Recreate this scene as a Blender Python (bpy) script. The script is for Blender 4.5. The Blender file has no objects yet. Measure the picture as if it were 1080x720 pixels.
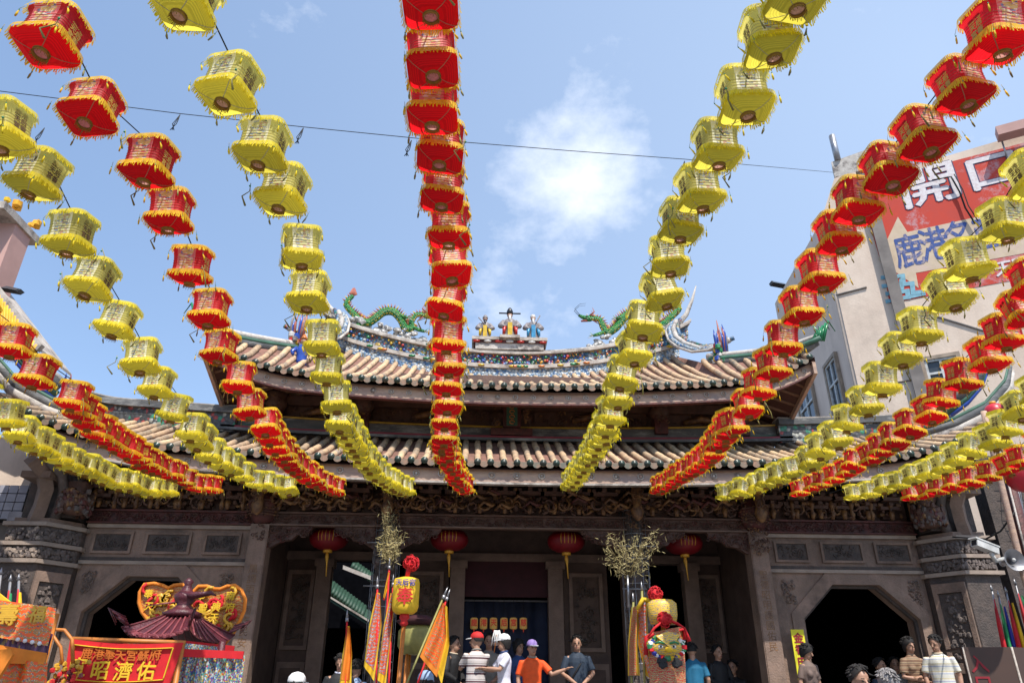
import bpy, math, random
from mathutils import Vector, Matrix, noise
rnd = random.Random(7)
R = math.radians; PI = math.pi
scene = bpy.context.scene
COL = scene.collection

# ------------------------------------------------------------------ camera
F = 767.5
PITCH, YAW, ROLL = R(26.2), R(2.83), R(.26)
CAM = Vector((-.63, 0, 1.5))
_Rv = Vector((math.cos(YAW), -math.sin(YAW), 0)); _Fh = Vector((math.sin(YAW), math.cos(YAW), 0)); _Z = Vector((0, 0, 1))
FW = _Fh*math.cos(PITCH) + _Z*math.sin(PITCH); UPV = -_Fh*math.sin(PITCH) + _Z*math.cos(PITCH)
CR = _Rv*math.cos(ROLL) + UPV*math.sin(ROLL); CU = -_Rv*math.sin(ROLL) + UPV*math.cos(ROLL)
cd = bpy.data.cameras.new('camera'); cam = bpy.data.objects.new('camera', cd); COL.objects.link(cam)
cd.sensor_width = 36; cd.sensor_fit = 'HORIZONTAL'; cd.lens = F/1080*36; cd.clip_end = 2000; cd.clip_start = .05
M = Matrix.Identity(4)
for i in range(3):
    M[i][0] = CR[i]; M[i][1] = CU[i]; M[i][2] = -FW[i]; M[i][3] = CAM[i]
cam.matrix_world = M; scene.camera = cam

def ray(u, v): return FW + CR*((u-540)/F) + CU*((360-v)/F)
def at(u, v, Y):
    d = ray(u, v); return CAM + d*((Y-CAM.y)/d.y)
def onplane(u, v, P0, d):            # the vertical plane through P0 that runs along d
    n = Vector((-d.y, d.x, 0)); r = ray(u, v); return CAM + r*((P0-CAM).dot(n)/r.dot(n))
def pix(P):
    q = Vector(P)-CAM; k = q.dot(FW); return 540+F*q.dot(CR)/k, 360-F*q.dot(CU)/k, k

# ------------------------------------------------------------------ materials
MATS = {}
def _nt(name):
    m = bpy.data.materials.new(name); m.use_nodes = True
    nt = m.node_tree; b = nt.nodes['Principled BSDF']; MATS[name] = m
    return m, nt, b
def N(nt, t, **k):
    n = nt.nodes.new(t)
    for a, b in k.items(): setattr(n, a, b)
    return n
def mixc(nt, fac, a, b, mode='MIX'):
    n = nt.nodes.new('ShaderNodeMix'); n.data_type = 'RGBA'; n.blend_type = mode
    for s, v in ((0, fac), (6, a), (7, b)):
        if hasattr(v, 'links') or isinstance(v, bpy.types.NodeSocket): nt.links.new(v, n.inputs[s])
        else: n.inputs[s].default_value = v if s == 0 else (*v, 1)
    return n.outputs[2]
def coords(nt, scale=(1, 1, 1), kind='Object'):
    tc = N(nt, 'ShaderNodeTexCoord'); mp = N(nt, 'ShaderNodeMapping'); mp.inputs['Scale'].default_value = scale
    nt.links.new(tc.outputs[kind], mp.inputs[0]); return mp.outputs[0]
def ramp(nt, src, stops, const=False):
    r = N(nt, 'ShaderNodeValToRGB'); r.color_ramp.interpolation = 'CONSTANT' if const else 'LINEAR'
    e = r.color_ramp.elements
    while len(e) < len(stops): e.new(.5)
    for i, (p, c) in enumerate(stops):
        e[i].position = p; e[i].color = (*c, 1) if len(c) == 3 else c
    nt.links.new(src, r.inputs[0]); return r.outputs[0]
def noisetex(nt, vec, scale, detail=6, rough=.6):
    n = N(nt, 'ShaderNodeTexNoise'); n.inputs['Scale'].default_value = scale; n.inputs['Detail'].default_value = detail
    n.inputs['Roughness'].default_value = rough; nt.links.new(vec, n.inputs['Vector']); return n.outputs['Fac']
def mat(name, c, rough=.7, ns=6, var=.35, c2=None, bump=.0, bs=40, metal=0, trans=0, stain=None, scale=(1, 1, 1), emit=0, objvar=0, streak=0):
    m, nt, b = _nt(name)
    v = coords(nt, scale)
    f = noisetex(nt, v, ns)
    d = c2 or tuple(x*(1-var) for x in c)
    col = mixc(nt, ramp(nt, f, [(.35, (0, 0, 0)), (.65, (1, 1, 1))]), c, d)
    if stain:
        g = ramp(nt, noisetex(nt, v, ns*.37, 8, .75), [(.5, (0, 0, 0)), (.62, (1, 1, 1))])
        col = mixc(nt, g, col, stain)
    if streak:    # rain streaks and soot running down the wall
        g = ramp(nt, noisetex(nt, coords(nt, (1, 1, .22)), 1.6, 9, .75), [(.45, (1, 1, 1)), (.72, (1-streak*.8, 1-streak*.84, 1-streak*.88))])
        col = mixc(nt, 1.0, col, g, 'MULTIPLY')
    if objvar:
        oi = N(nt, 'ShaderNodeObjectInfo'); hs = N(nt, 'ShaderNodeHueSaturation')
        mr = N(nt, 'ShaderNodeMapRange'); mr.inputs[3].default_value = 1-objvar; mr.inputs[4].default_value = 1+objvar
        nt.links.new(oi.outputs['Random'], mr.inputs[0]); nt.links.new(mr.outputs[0], hs.inputs['Value'])
        nt.links.new(col, hs.inputs['Color']); col = hs.outputs[0]
    nt.links.new(col, b.inputs['Base Color'])
    b.inputs['Roughness'].default_value = rough; b.inputs['Metallic'].default_value = metal
    if bump:
        bp = N(nt, 'ShaderNodeBump'); bp.inputs['Strength'].default_value = bump; bp.inputs['Distance'].default_value = .02
        nt.links.new(noisetex(nt, v, bs, 4), bp.inputs['Height']); nt.links.new(bp.outputs[0], b.inputs['Normal'])
    if emit:
        nt.links.new(col, b.inputs['Emission Color']); b.inputs['Emission Strength'].default_value = emit
    if trans: add_trans(nt, b, col, trans)
    return m
def add_trans(nt, b, col, k):
    t = N(nt, 'ShaderNodeBsdfTranslucent'); ms = N(nt, 'ShaderNodeMixShader'); ms.inputs[0].default_value = k
    if isinstance(col, tuple): t.inputs[0].default_value = (*col, 1)
    else: nt.links.new(col, t.inputs[0])
    nt.links.new(b.outputs[0], ms.inputs[1]); nt.links.new(t.outputs[0], ms.inputs[2])
    out = nt.nodes['Material Output']; nt.links.new(ms.outputs[0], out.inputs[0])
def vmat(name, cols, scale, rough=.4, bump=.5, stretch=(1, 1, 1), trans=0, rnds=1.0, distort=0):
    """a mosaic / embroidery of small coloured pieces"""
    m, nt, b = _nt(name)
    v = coords(nt, stretch)
    if distort:
        nn = N(nt, 'ShaderNodeTexNoise'); nn.inputs['Scale'].default_value = scale*.3; nt.links.new(v, nn.inputs['Vector'])
        v = mixc(nt, distort, v, nn.outputs['Color'])
    vo = N(nt, 'ShaderNodeTexVoronoi'); vo.inputs['Scale'].default_value = scale; vo.inputs['Randomness'].default_value = rnds
    nt.links.new(v, vo.inputs['Vector'])
    sp = N(nt, 'ShaderNodeSeparateColor'); nt.links.new(vo.outputs['Color'], sp.inputs[0])
    st = []; p = 0
    tot = sum(w for w, c in cols)
    for w, c in cols: st.append((p, c)); p += w/tot
    col = ramp(nt, sp.outputs[0], st, True)
    dk = ramp(nt, vo.outputs['Distance'], [(.2, (1, 1, 1)), (.75, (.55, .55, .55))])
    col = mixc(nt, 1.0, col, dk, 'MULTIPLY')
    nt.links.new(col, b.inputs['Base Color']); b.inputs['Roughness'].default_value = rough
    if bump:
        bp = N(nt, 'ShaderNodeBump'); bp.inputs['Strength'].default_value = bump; bp.inputs['Distance'].default_value = .03
        bp.invert = True
        nt.links.new(vo.outputs['Distance'], bp.inputs['Height']); nt.links.new(bp.outputs[0], b.inputs['Normal'])
    if trans: add_trans(nt, b, col, trans)
    return m

mat('wood', (.13, .064, .043), .6, 5, c2=(.07, .035, .025), bump=.5, bs=30)
mat('wood_gold', (.26, .13, .045), .5, 9, c2=(.07, .03, .018), bump=.4)
mat('wood_red', (.12, .028, .022), .6, 9, c2=(.05, .018, .015), bump=.5)
mat('fascia', (.5, .34, .24), .75, 3, c2=(.34, .22, .17), bump=.5, bs=25, stain=(.3, .22, .19), scale=(1, 1, 4))
mat('soffit', (.08, .032, .025), .8, 4)
mat('rafter', (.2, .115, .075), .7, 8)
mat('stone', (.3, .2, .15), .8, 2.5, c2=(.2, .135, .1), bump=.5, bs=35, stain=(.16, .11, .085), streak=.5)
mat('stone_light', (.36, .28, .22), .8, 4, c2=(.26, .2, .16), bump=.3)
mat('stone_dark', (.1, .074, .062), .8, 6, c2=(.055, .043, .038), bump=.8, bs=30)
mat('stone_carved', (.16, .125, .11), .8, 10, c2=(.09, .07, .06), bump=.6)
mat('paving', (.3, .28, .26), .85, 1.2, bump=.3)
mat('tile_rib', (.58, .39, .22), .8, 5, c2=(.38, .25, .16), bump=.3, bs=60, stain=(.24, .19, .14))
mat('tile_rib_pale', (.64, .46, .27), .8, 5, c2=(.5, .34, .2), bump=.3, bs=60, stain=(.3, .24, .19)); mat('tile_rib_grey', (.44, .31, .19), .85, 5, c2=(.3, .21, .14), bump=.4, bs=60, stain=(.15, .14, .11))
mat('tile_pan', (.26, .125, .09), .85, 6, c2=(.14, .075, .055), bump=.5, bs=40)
mat('tile_end', (.025, .06, .045), .3, 12, c2=(.05, .05, .04))
mat('tile_drip', (.3, .165, .105), .7, 9, c2=(.13, .13, .1), bump=.3)
mat('grime_white', (.54, .5, .45), .75, 7, c2=(.4, .36, .32), bump=.5, stain=(.14, .12, .11))
mat('grime_rail', (.5, .45, .39), .75, 5, c2=(.33, .28, .24), bump=.4, stain=(.16, .13, .11))
mat('dark_ridge', (.12, .12, .12), .8, 4, c2=(.06, .065, .07), bump=.4, stain=(.28, .28, .27), scale=(.5, 1, 2))
mat('red_line', (.25, .02, .04), .6, 5)
mat('green_line', (.05, .14, .09), .6, 5)
mat('gold_line', (.5, .3, .03), .4, 8)
vmat('porcelain_blue', [(4, (.4, .46, .5)), (3, (.13, .24, .38)), (2, (.52, .52, .5)), (2, (.22, .2, .17)), (1, (.06, .14, .32))], 22, stretch=(1, 1, 1))
vmat('porcelain_mix', [(4, (.03, .07, .1)), (2, (.02, .12, .06)), (2, (.06, .15, .4)), (1, (.5, .05, .03)), (1, (.6, .3, .03)), (1, (.4, .4, .4)), (1, (.15, .05, .2))], 26)
vmat('porcelain_side', [(5, (.07, .17, .3)), (2, (.36, .4, .42)), (3, (.12, .11, .1)), (1, (.38, .07, .04)), (1, (.04, .18, .12)), (1, (.55, .38, .08))], 20)
vmat('wall_flowers', [(6, (.08, .08, .08)), (1, (.4, .06, .05)), (1, (.05, .25, .15)), (1, (.4, .4, .35))], 15)
vmat('rockery', [(4, (.6, .58, .55)), (2, (.4, .38, .36)), (1, (.7, .7, .68))], 14, bump=1)
vmat('dragon_green', [(5, (.015, .2, .05)), (3, (.03, .32, .08)), (2, (.1, .4, .06)), (1, (.4, .35, .04))], 45, rough=.3, bump=.8)
mat('dragon_fin', (.45, .13, .06), .5, 20, c2=(.25, .08, .08))
mat('glaze_red', (.5, .03, .02), .3, 9); mat('glaze_orange', (.65, .2, .03), .3, 9); mat('glaze_yellow', (.7, .45, .03), .3, 9)
mat('glaze_blue', (.03, .08, .4), .3, 9); mat('glaze_cyan', (.05, .28, .5), .3, 9); mat('glaze_green', (.02, .22, .08), .3, 9)
mat('glaze_white', (.65, .62, .58), .4, 9); mat('glaze_black', (.02, .02, .025), .4, 9); mat('statue_robe', (.3, .27, .25), .5, 30, c2=(.12, .1, .12))
mat('skin', (.42, .23, .15), .5, 9, var=.15)
mat('void', (.004, .004, .005), 1.0); MATS['void'].node_tree.nodes['Principled BSDF'].inputs['Specular IOR Level'].default_value = 0  # near black, stands in for the unlit depth behind the openings
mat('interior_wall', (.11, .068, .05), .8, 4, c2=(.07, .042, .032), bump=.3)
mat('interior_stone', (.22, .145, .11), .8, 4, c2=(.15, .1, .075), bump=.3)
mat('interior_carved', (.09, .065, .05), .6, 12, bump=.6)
mat('dark_red_cloth', (.05, .006, .01), .8)
mat('backdrop_blue', (.028, .042, .1), .8, 3)  # dim blue glow of the interior, put into the colour
mat('metal', (.4, .4, .42), .4, metal=.7); mat('cord', (.015, .015, .016), .8)
mat('cream_plaster', (.7, .57, .46), .85, 1.1, c2=(.62, .49, .39), bump=.25, bs=20, stain=(.56, .45, .36), streak=.2)
mat('side_plaster', (.72, .58, .48), .85, 1.1, c2=(.64, .51, .42), bump=.2, bs=20, streak=.2)
mat('grey_plaster', (.24, .21, .19), .85, 2)
mat('glass', (.05, .06, .07), .1); mat('frame_white', (.6, .6, .58), .5); mat('frame_tan', (.35, .27, .2), .7)
mat('blue_paint', (.05, .1, .32), .8, 8, var=.4, stain=(.4, .32, .3)); mat('sky_paint', (.22, .45, .55), .8, 10, var=.3); mat('white_paint', (.72, .7, .7), .8, 12, c2=(.6, .5, .5))
mat('sign_cream', (.6, .48, .34), .85, 4, c2=(.52, .4, .28), stain=(.58, .44, .36))
def _signred():
    m, nt, b = _nt('sign_red'); v = coords(nt)
    a = ramp(nt, noisetex(nt, v, .55, 12, .78), [(.53, (0, 0, 0)), (.6, (1, 1, 1))])
    c = mixc(nt, ramp(nt, noisetex(nt, v, 2.2, 10, .7), [(.3, (0, 0, 0)), (.7, (1, 1, 1))]), (.55, .05, .025), (.46, .055, .04))
    nt.links.new(mixc(nt, a, c, (.5, .28, .29)), b.inputs['Base Color']); b.inputs['Roughness'].default_value = .85
_signred()

def lantern_mats(tag, base, base2, fringe, pan, frontbase, paint, trans):
    mat('fringe_'+tag, fringe, .7, 60, c2=tuple(x*.75 for x in fringe), trans=.45, objvar=.1)
    # ribbed cloth
    for nm, c, k in (('side_'+tag, base, .62), ('pan_'+tag, pan, trans)):
        m, nt, b = _nt(nm); v = coords(nt)
        w = N(nt, 'ShaderNodeTexWave'); w.bands_direction = 'Z'; w.wave_type = 'BANDS'
        w.inputs['Scale'].default_value = 45 if nm[0] == 's' else 75; w.inputs['Distortion'].default_value = .8
        nt.links.new(v, w.inputs[0])
        col = mixc(nt, ramp(nt, w.outputs['Fac'], [(.2, (0, 0, 0)), (.7, (1, 1, 1))]), tuple(x*.8 for x in c), c)
        oi = N(nt, 'ShaderNodeObjectInfo'); hs = N(nt, 'ShaderNodeHueSaturation'); mr = N(nt, 'ShaderNodeMapRange')
        mr.inputs[3].default_value = .74; mr.inputs[4].default_value = 1.15
        nt.links.new(oi.outputs['Random'], mr.inputs[0]); nt.links.new(mr.outputs[0], hs.inputs['Value']); nt.links.new(col, hs.inputs['Color'])
        nt.links.new(hs.outputs[0], b.inputs['Base Color']); b.inputs['Roughness'].default_value = .55
        add_trans(nt, b, hs.outputs[0], k)
    m, nt, b = _nt('front_'+tag); tc = N(nt, 'ShaderNodeTexCoord'); v = tc.outputs['Object']
    sx = N(nt, 'ShaderNodeSeparateXYZ'); nt.links.new(v, sx.inputs[0])
    w = N(nt, 'ShaderNodeTexWave'); w.bands_direction = 'Z'; w.inputs['Scale'].default_value = 42; w.inputs['Distortion'].default_value = 1
    nt.links.new(v, w.inputs[0])
    vo = N(nt, 'ShaderNodeTexVoronoi'); vo.inputs['Scale'].default_value = 75; mv = N(nt, 'ShaderNodeMapping'); mv.inputs['Scale'].default_value = (.7, 1, 1.9); nt.links.new(v, mv.inputs[0]); nt.links.new(mv.outputs[0], vo.inputs['Vector'])
    sp = N(nt, 'ShaderNodeSeparateColor'); nt.links.new(vo.outputs['Color'], sp.inputs[0])
    pc = ramp(nt, sp.outputs[0], paint, True)
    # picture in the middle of the panel
    a = N(nt, 'ShaderNodeMath', operation='ABSOLUTE'); nt.links.new(sx.outputs[0], a.inputs[0])
    nz = N(nt, 'ShaderNodeTexNoise'); nz.inputs['Scale'].default_value = 22; nt.links.new(v, nz.inputs['Vector'])
    ad = N(nt, 'ShaderNodeMath', operation='MULTIPLY_ADD'); nt.links.new(nz.outputs['Fac'], ad.inputs[0]); ad.inputs[1].default_value = .09; nt.links.new(a.outputs[0], ad.inputs[2])
    lt = N(nt, 'ShaderNodeMath', operation='LESS_THAN'); nt.links.new(ad.outputs[0], lt.inputs[0]); lt.inputs[1].default_value = .088
    col = mixc(nt, lt.outputs[0], frontbase, pc)
    col = mixc(nt, ramp(nt, w.outputs['Fac'], [(.78, (0, 0, 0)), (.9, (1, 1, 1))]), col, base2)
    nt.links.new(col, b.inputs['Base Color']); b.inputs['Roughness'].default_value = .5
    add_trans(nt, b, col, .35)
mat('hoop_red', (.55, .2, .1), .6); mat('hoop_yellow', (.6, .55, .3), .6)
lantern_mats('red', (.82, .018, .03), (.85, .55, .45), (.97, .68, .012), (.9, .01, .018), (.78, .06, .08),
             [(0, (.75, .5, .1)), (.28, (.6, .02, .03)), (.45, (.8, .72, .55)), (.62, (.62, .42, .03)), (.78, (.1, .14, .3)), (.88, (.75, .03, .03))], .72)
lantern_mats('yellow', (.84, .75, .2), (.92, .88, .62), (.95, .78, .015), (.8, .7, .09), (.88, .82, .55),
             [(0, (.5, .45, .12)), (.25, (.8, .75, .45)), (.45, (.12, .2, .4)), (.58, (.45, .12, .08)), (.68, (.7, .6, .1)), (.85, (.06, .06, .05))], .72)
mat('collar', (.42, .24, .04), .6, 40, trans=.3); mat('collar_inner', (.75, .42, .36), .6, 60, trans=.5)
mat('ink_brown', (.14, .07, .015), .7); mat('ink_gold', (.72, .4, .03), .45); mat('ribbon', (.3, .25, .06), .7, objvar=.3); mat('bead', (.02, .3, .12), .3)
mat('ball_red', (.24, .004, .01), .5, 4, trans=.2); mat('ball_gold', (.7, .35, .03), .5)
mat('lit_yellow', (.7, .42, .12), .6, emit=.16); mat('lit_red', (.6, .06, .03), .6, emit=.2)
# cloth for flags, palanquin, clothes
def solid(n, c, r=.75, **k): return mat(n, c, r, 12, var=.18, **k)
solid('banner_red', (.6, .008, .015)); solid('banner_gold', (.8, .5, .02)); solid('banner_orange', (.75, .22, .015)); solid('banner_dim', (.55, .13, .01))
vmat('embroidery_cool', [(4, (.6, .65, .62)), (2, (.1, .15, .45)), (2, (.1, .4, .35)), (2, (.75, .55, .08)), (1, (.3, .08, .35)), (1, (.6, .06, .05))], 85, bump=.15)
vmat('embroidery_purple', [(4, (.12, .05, .14)), (2, (.25, .1, .2)), (1, (.5, .3, .1))], 60, stretch=(1, 1, .2))
def embro(name, ground, cols, scale, cover=.5):
    m = vmat(name, cols, scale, bump=.1, distort=.35); nt = m.node_tree; b = nt.nodes['Principled BSDF']
    src = b.inputs['Base Color'].links[0].from_socket; v = coords(nt)
    w = N(nt, 'ShaderNodeTexWave'); w.wave_type = 'RINGS'; w.rings_direction = 'SPHERICAL'; w.inputs['Scale'].default_value = scale*.12; w.inputs['Distortion'].default_value = 9; w.inputs['Detail'].default_value = 3; w.inputs['Detail Scale'].default_value = 2.2
    nt.links.new(v, w.inputs[0])
    nt.links.new(mixc(nt, ramp(nt, w.outputs['Fac'], [(cover-.03, (0, 0, 0)), (cover+.03, (1, 1, 1))]), src, ground), b.inputs['Base Color'])
embro('embroidery_orange', (.8, .1, .01), [(4, (.75, .35, .02)), (3, (.7, .2, .01)), (1, (.1, .05, .25)), (1, (.7, .65, .5)), (1, (.02, .25, .25))], 80, .55)
embro('embroidery_gold', (.42, .1, .01), [(5, (.62, .32, .03)), (2, (.7, .45, .08)), (1, (.3, .03, .04)), (1, (.55, .5, .4))], 100, .55)
embro('embroidery_flag', (.68, .1, .02), [(3, (.18, .13, .5)), (4, (.72, .68, .66)), (2, (.75, .4, .03)), (1, (.6, .02, .03))], 70, .6)
embro('embroidery_yellow', (.78, .5, .03), [(3, (.75, .68, .5)), (2, (.03, .3, .15)), (2, (.6, .05, .03)), (2, (.5, .3, .03)), (1, (.1, .1, .35))], 120, .35)
embro('embroidery_costume', (.5, .035, .02), [(4, (.72, .42, .04)), (2, (.7, .6, .4)), (1, (.08, .08, .3)), (1, (.03, .28, .16))], 130, .5)
mat('lacquer', (.1, .016, .025), .4, 8, c2=(.055, .01, .016), bump=.4); mat('lacquer_light', (.26, .06, .07), .4, 10, bump=.3)
mat('pole_wood', (.6, .2, .03), .5, 9); mat('bamboo', (.3, .28, .08), .6, 9)
solid('cloth_orange', (.8, .09, .008)); solid('cloth_navy', (.02, .035, .06)); solid('cloth_black', (.012, .012, .014)); solid('cloth_white', (.68, .68, .78))
solid('cloth_teal', (.01, .14, .26)); solid('cloth_blue', (.03, .07, .2)); solid('cloth_brown', (.16, .11, .09)); solid('cloth_cream', (.6, .5, .36)); solid('cloth_grey', (.25, .23, .2))
solid('cloth_khaki', (.3, .23, .15)); solid('cap_white', (.78, .78, .78)); solid('cap_purple', (.3, .2, .5)); solid('cap_red', (.6, .02, .02)); solid('cap_blue', (.3, .42, .62))
mat('hair_black', (.014, .011, .01), .8, 40); mat('hair_grey', (.32, .3, .29), .55, 50, c2=(.12, .11, .11)); mat('lips', (.3, .09, .08), .5); mat('denim', (.04, .06, .13), .8)
def stripe(name, stops, scale):
    m, nt, b = _nt(name); tc = N(nt, 'ShaderNodeTexCoord'); s = N(nt, 'ShaderNodeSeparateXYZ'); nt.links.new(tc.outputs['Object'], s.inputs[0])
    a = N(nt, 'ShaderNodeMath', operation='MULTIPLY'); a.inputs[1].default_value = scale; nt.links.new(s.outputs[2], a.inputs[0])
    f = N(nt, 'ShaderNodeMath', operation='FRACT'); nt.links.new(a.outputs[0], f.inputs[0])
    nt.links.new(ramp(nt, f.outputs[0], stops, True), b.inputs['Base Color']); b.inputs['Roughness'].default_value = .8
stripe('stripe_maroon', [(0, (.55, .5, .48)), (.42, (.07, .02, .03)), (.62, (.5, .46, .45)), (.8, (.2, .17, .17)), (.86, (.55, .5, .48))], 8.5)
stripe('stripe_brown', [(0, (.18, .1, .06)), (.5, (.4, .27, .15)), (.62, (.12, .07, .05)), (.8, (.35, .25, .15))], 14)
stripe('stripe_pale', [(0, (.62, .6, .52)), (.4, (.3, .36, .5)), (.5, (.65, .62, .55)), (.75, (.55, .45, .2)), (.83, (.62, .6, .52))], 9)
mat('leaf_dry', (.6, .5, .25), .6, 5, c2=(.42, .36, .15), trans=.3); mat('twig', (.2, .15, .06), .7)
mat('pink_wall', (.5, .3, .26), .85, 3, var=.12); mat('tile_orange', (.85, .42, .02), .6, 9); mat('wall_tile', (.4, .4, .45), .4, 3)
mat('sign_yellow', (.75, .68, .02), .6, 3, var=.08); mat('brown_board', (.07, .036, .025), .7, 2, c2=(.055, .03, .022)); mat('red_ink', (.3, .01, .02), .7)  # brown_board is darkened: shade on the box is put into its colour
mat('green_tile', (.025, .07, .04), .6, 9); mat('ginger', (.6, .6, .58), .5); mat('asphalt', (.18, .17, .165), .9, 2, bump=.3)
mat('ink_line', (.05, .06, .15), .8); mat('plastic_red', (.6, .02, .04), .4); mat('flag_yellow', (.8, .5, .01), .7); mat('flag_blue', (.03, .04, .35), .7); mat('flag_green', (.02, .3, .1), .7); mat('flag_red', (.55, .01, .02), .7)

# ------------------------------------------------------------------ mesh builder
class MB:
    def __init__(s): s.v = []; s.f = []; s.m = []; s.mats = []; s.sm = []; s.X = None
    def mi(s, n):
        if n not in s.mats: s.mats.append(n)
        return s.mats.index(n)
    def add(s, vs, fs, m, smooth=False):
        o = len(s.v); k = s.mi(m)
        if s.X is not None: vs = [s.X @ Vector(p) for p in vs]
        s.v += [tuple(p) for p in vs]
        for f in fs: s.f.append(tuple(i+o for i in f)); s.m.append(k); s.sm.append(smooth)
    def box(s, x0, x1, y0, y1, z0, z1, m):
        v = [(x, y, z) for x in (x0, x1) for y in (y0, y1) for z in (z0, z1)]
        s.add(v, [(0, 1, 3, 2), (4, 6, 7, 5), (0, 4, 5, 1), (2, 3, 7, 6), (0, 2, 6, 4), (1, 5, 7, 3)], m)
    def tube(s, pts, r, m, n=6, caps=True, smooth=True, flat=1.0):
        pts = [Vector(p) for p in pts]; L = len(pts)
        rs = r if isinstance(r, (list, tuple)) else [r]*L
        vs = []; prev = None
        for i, p in enumerate(pts):
            t = (pts[min(i+1, L-1)]-pts[max(i-1, 0)])
            if t.length < 1e-9: t = Vector((0, 0, 1))
            t.normalize()
            if prev is None:
                a = Vector((0, 0, 1)) if abs(t.z) < .9 else Vector((1, 0, 0))
                u = t.cross(a).normalized()
            else:
                u = (prev-t*prev.dot(t))
                u = u.normalized() if u.length > 1e-6 else t.orthogonal().normalized()
            prev = u; w = t.cross(u)
            for k in range(n):
                a = 2*PI*k/n; vs.append(p+u*(math.cos(a)*rs[i])+w*(math.sin(a)*rs[i]*flat))
        fs = [(i*n+k, i*n+(k+1) % n, (i+1)*n+(k+1) % n, (i+1)*n+k) for i in range(L-1) for k in range(n)]
        if caps: fs += [tuple(range(n))[::-1], tuple(range((L-1)*n, L*n))]
        s.add(vs, fs, m, smooth)
    def lathe(s, prof, c, m, n=16, sx=1, sy=1, smooth=True, caps=True):
        c = Vector(c); vs = []
        for r, z in prof:
            for k in range(n):
                a = 2*PI*k/n; vs.append(c+Vector((math.cos(a)*r*sx, math.sin(a)*r*sy, z)))
        L = len(prof)
        fs = [(i*n+k, i*n+(k+1) % n, (i+1)*n+(k+1) % n, (i+1)*n+k) for i in range(L-1) for k in range(n)]
        if caps: fs += [tuple(range(n))[::-1], tuple(range((L-1)*n, L*n))]
        s.add(vs, fs, m, smooth)
    def prism(s, poly, off, m):      # poly: 3d points, off: vector
        off = Vector(off); a = [Vector(p) for p in poly]; n = len(a)
        s.add(a+[p+off for p in a], [tuple(range(n)), tuple(range(n, 2*n))[::-1]]+[(i, (i+1) % n, n+(i+1) % n, n+i) for i in range(n)], m)
    def blob(s, c, r, m, sc=(1, 1, 1), n=8, jit=0):
        c = Vector(c); vs = []; L = n//2
        for i in range(L+1):
            th = PI*i/L
            for k in range(n):
                a = 2*PI*k/n; j = 1+(rnd.uniform(-jit, jit) if jit else 0)
                vs.append(c+Vector((math.sin(th)*math.cos(a)*sc[0], math.sin(th)*math.sin(a)*sc[1], math.cos(th)*sc[2]))*r*j)
        s.add(vs, [(i*n+k, (i+1)*n+k, (i+1)*n+(k+1) % n, i*n+(k+1) % n) for i in range(L) for k in range(n)], m, not jit)
    def quad(s, a, b, c, d, m): s.add([a, b, c, d], [(0, 1, 2, 3)], m)
    def grid(s, fn, nu, nv, m, smooth=True):
        vs = [fn(i/nu, j/nv) for i in range(nu+1) for j in range(nv+1)]
        s.add(vs, [(i*(nv+1)+j, (i+1)*(nv+1)+j, (i+1)*(nv+1)+j+1, i*(nv+1)+j+1) for i in range(nu) for j in range(nv)], m, smooth)
    def mesh(s, name):
        me = bpy.data.meshes.new(name); me.from_pydata(s.v, [], s.f)
        for n in s.mats: me.materials.append(MATS[n])
        me.polygons.foreach_set('material_index', s.m); me.polygons.foreach_set('use_smooth', s.sm)
        me.update(); return me
    def build(s, name, parent=None, loc=None):
        o = bpy.data.objects.new(name, s.mesh(name)); COL.objects.link(o)
        if parent: o.parent = parent
        if loc is not None: o.location = loc
        return o
def tag(o, label=None, cat=None, group=None, kind=None):
    for k, v in (('label', label), ('category', cat), ('group', group), ('kind', kind)):
        if v: o[k] = v
    return o
def empty(name, loc=(0, 0, 0), rz=0, label=None, cat=None, group=None):
    o = bpy.data.objects.new(name, None); COL.objects.link(o); o.location = loc; o.rotation_euler[2] = rz
    return tag(o, label, cat, group)
ORD = 'zeroth first second third fourth fifth sixth seventh eighth ninth tenth eleventh twelfth thirteenth fourteenth fifteenth sixteenth seventeenth eighteenth nineteenth twentieth twenty-first twenty-second twenty-third twenty-fourth twenty-fifth twenty-sixth twenty-seventh twenty-eighth twenty-ninth thirtieth thirty-first thirty-second thirty-third'.split()

def carve(mb, x0, x1, z0, z1, y, n, size, m, m2=None, depth=.03):
    """carved relief: scrolls and lumps standing proud of a panel at y, facing -y"""
    for i in range(n):
        s = size*rnd.uniform(.5, 1.1); cx = rnd.uniform(x0+s, x1-s) if x1-x0 > 2*s else (x0+x1)/2
        cz = rnd.uniform(z0+s*.8, z1-s*.8) if z1-z0 > 1.6*s else (z0+z1)/2
        mm = m2 if m2 and rnd.random() < .3 else m
        if rnd.random() < .6:
            a0 = rnd.uniform(0, 6.3); sw = rnd.uniform(2.5, 5.5)*rnd.choice((-1, 1)); K = 6
            pts = [(cx+math.cos(a0+sw*k/K)*s*(1-.5*k/K), y-depth*rnd.uniform(.3, 1), cz+math.sin(a0+sw*k/K)*s*(1-.5*k/K)) for k in range(K+1)]
            mb.tube(pts, s*.2, mm, 4, smooth=True)
        else:
            mb.blob((cx, y-depth*.3, cz), s*.55, mm, (rnd.uniform(.6, 1.4), .6, rnd.uniform(.5, 1)), 6, .15)

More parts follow.
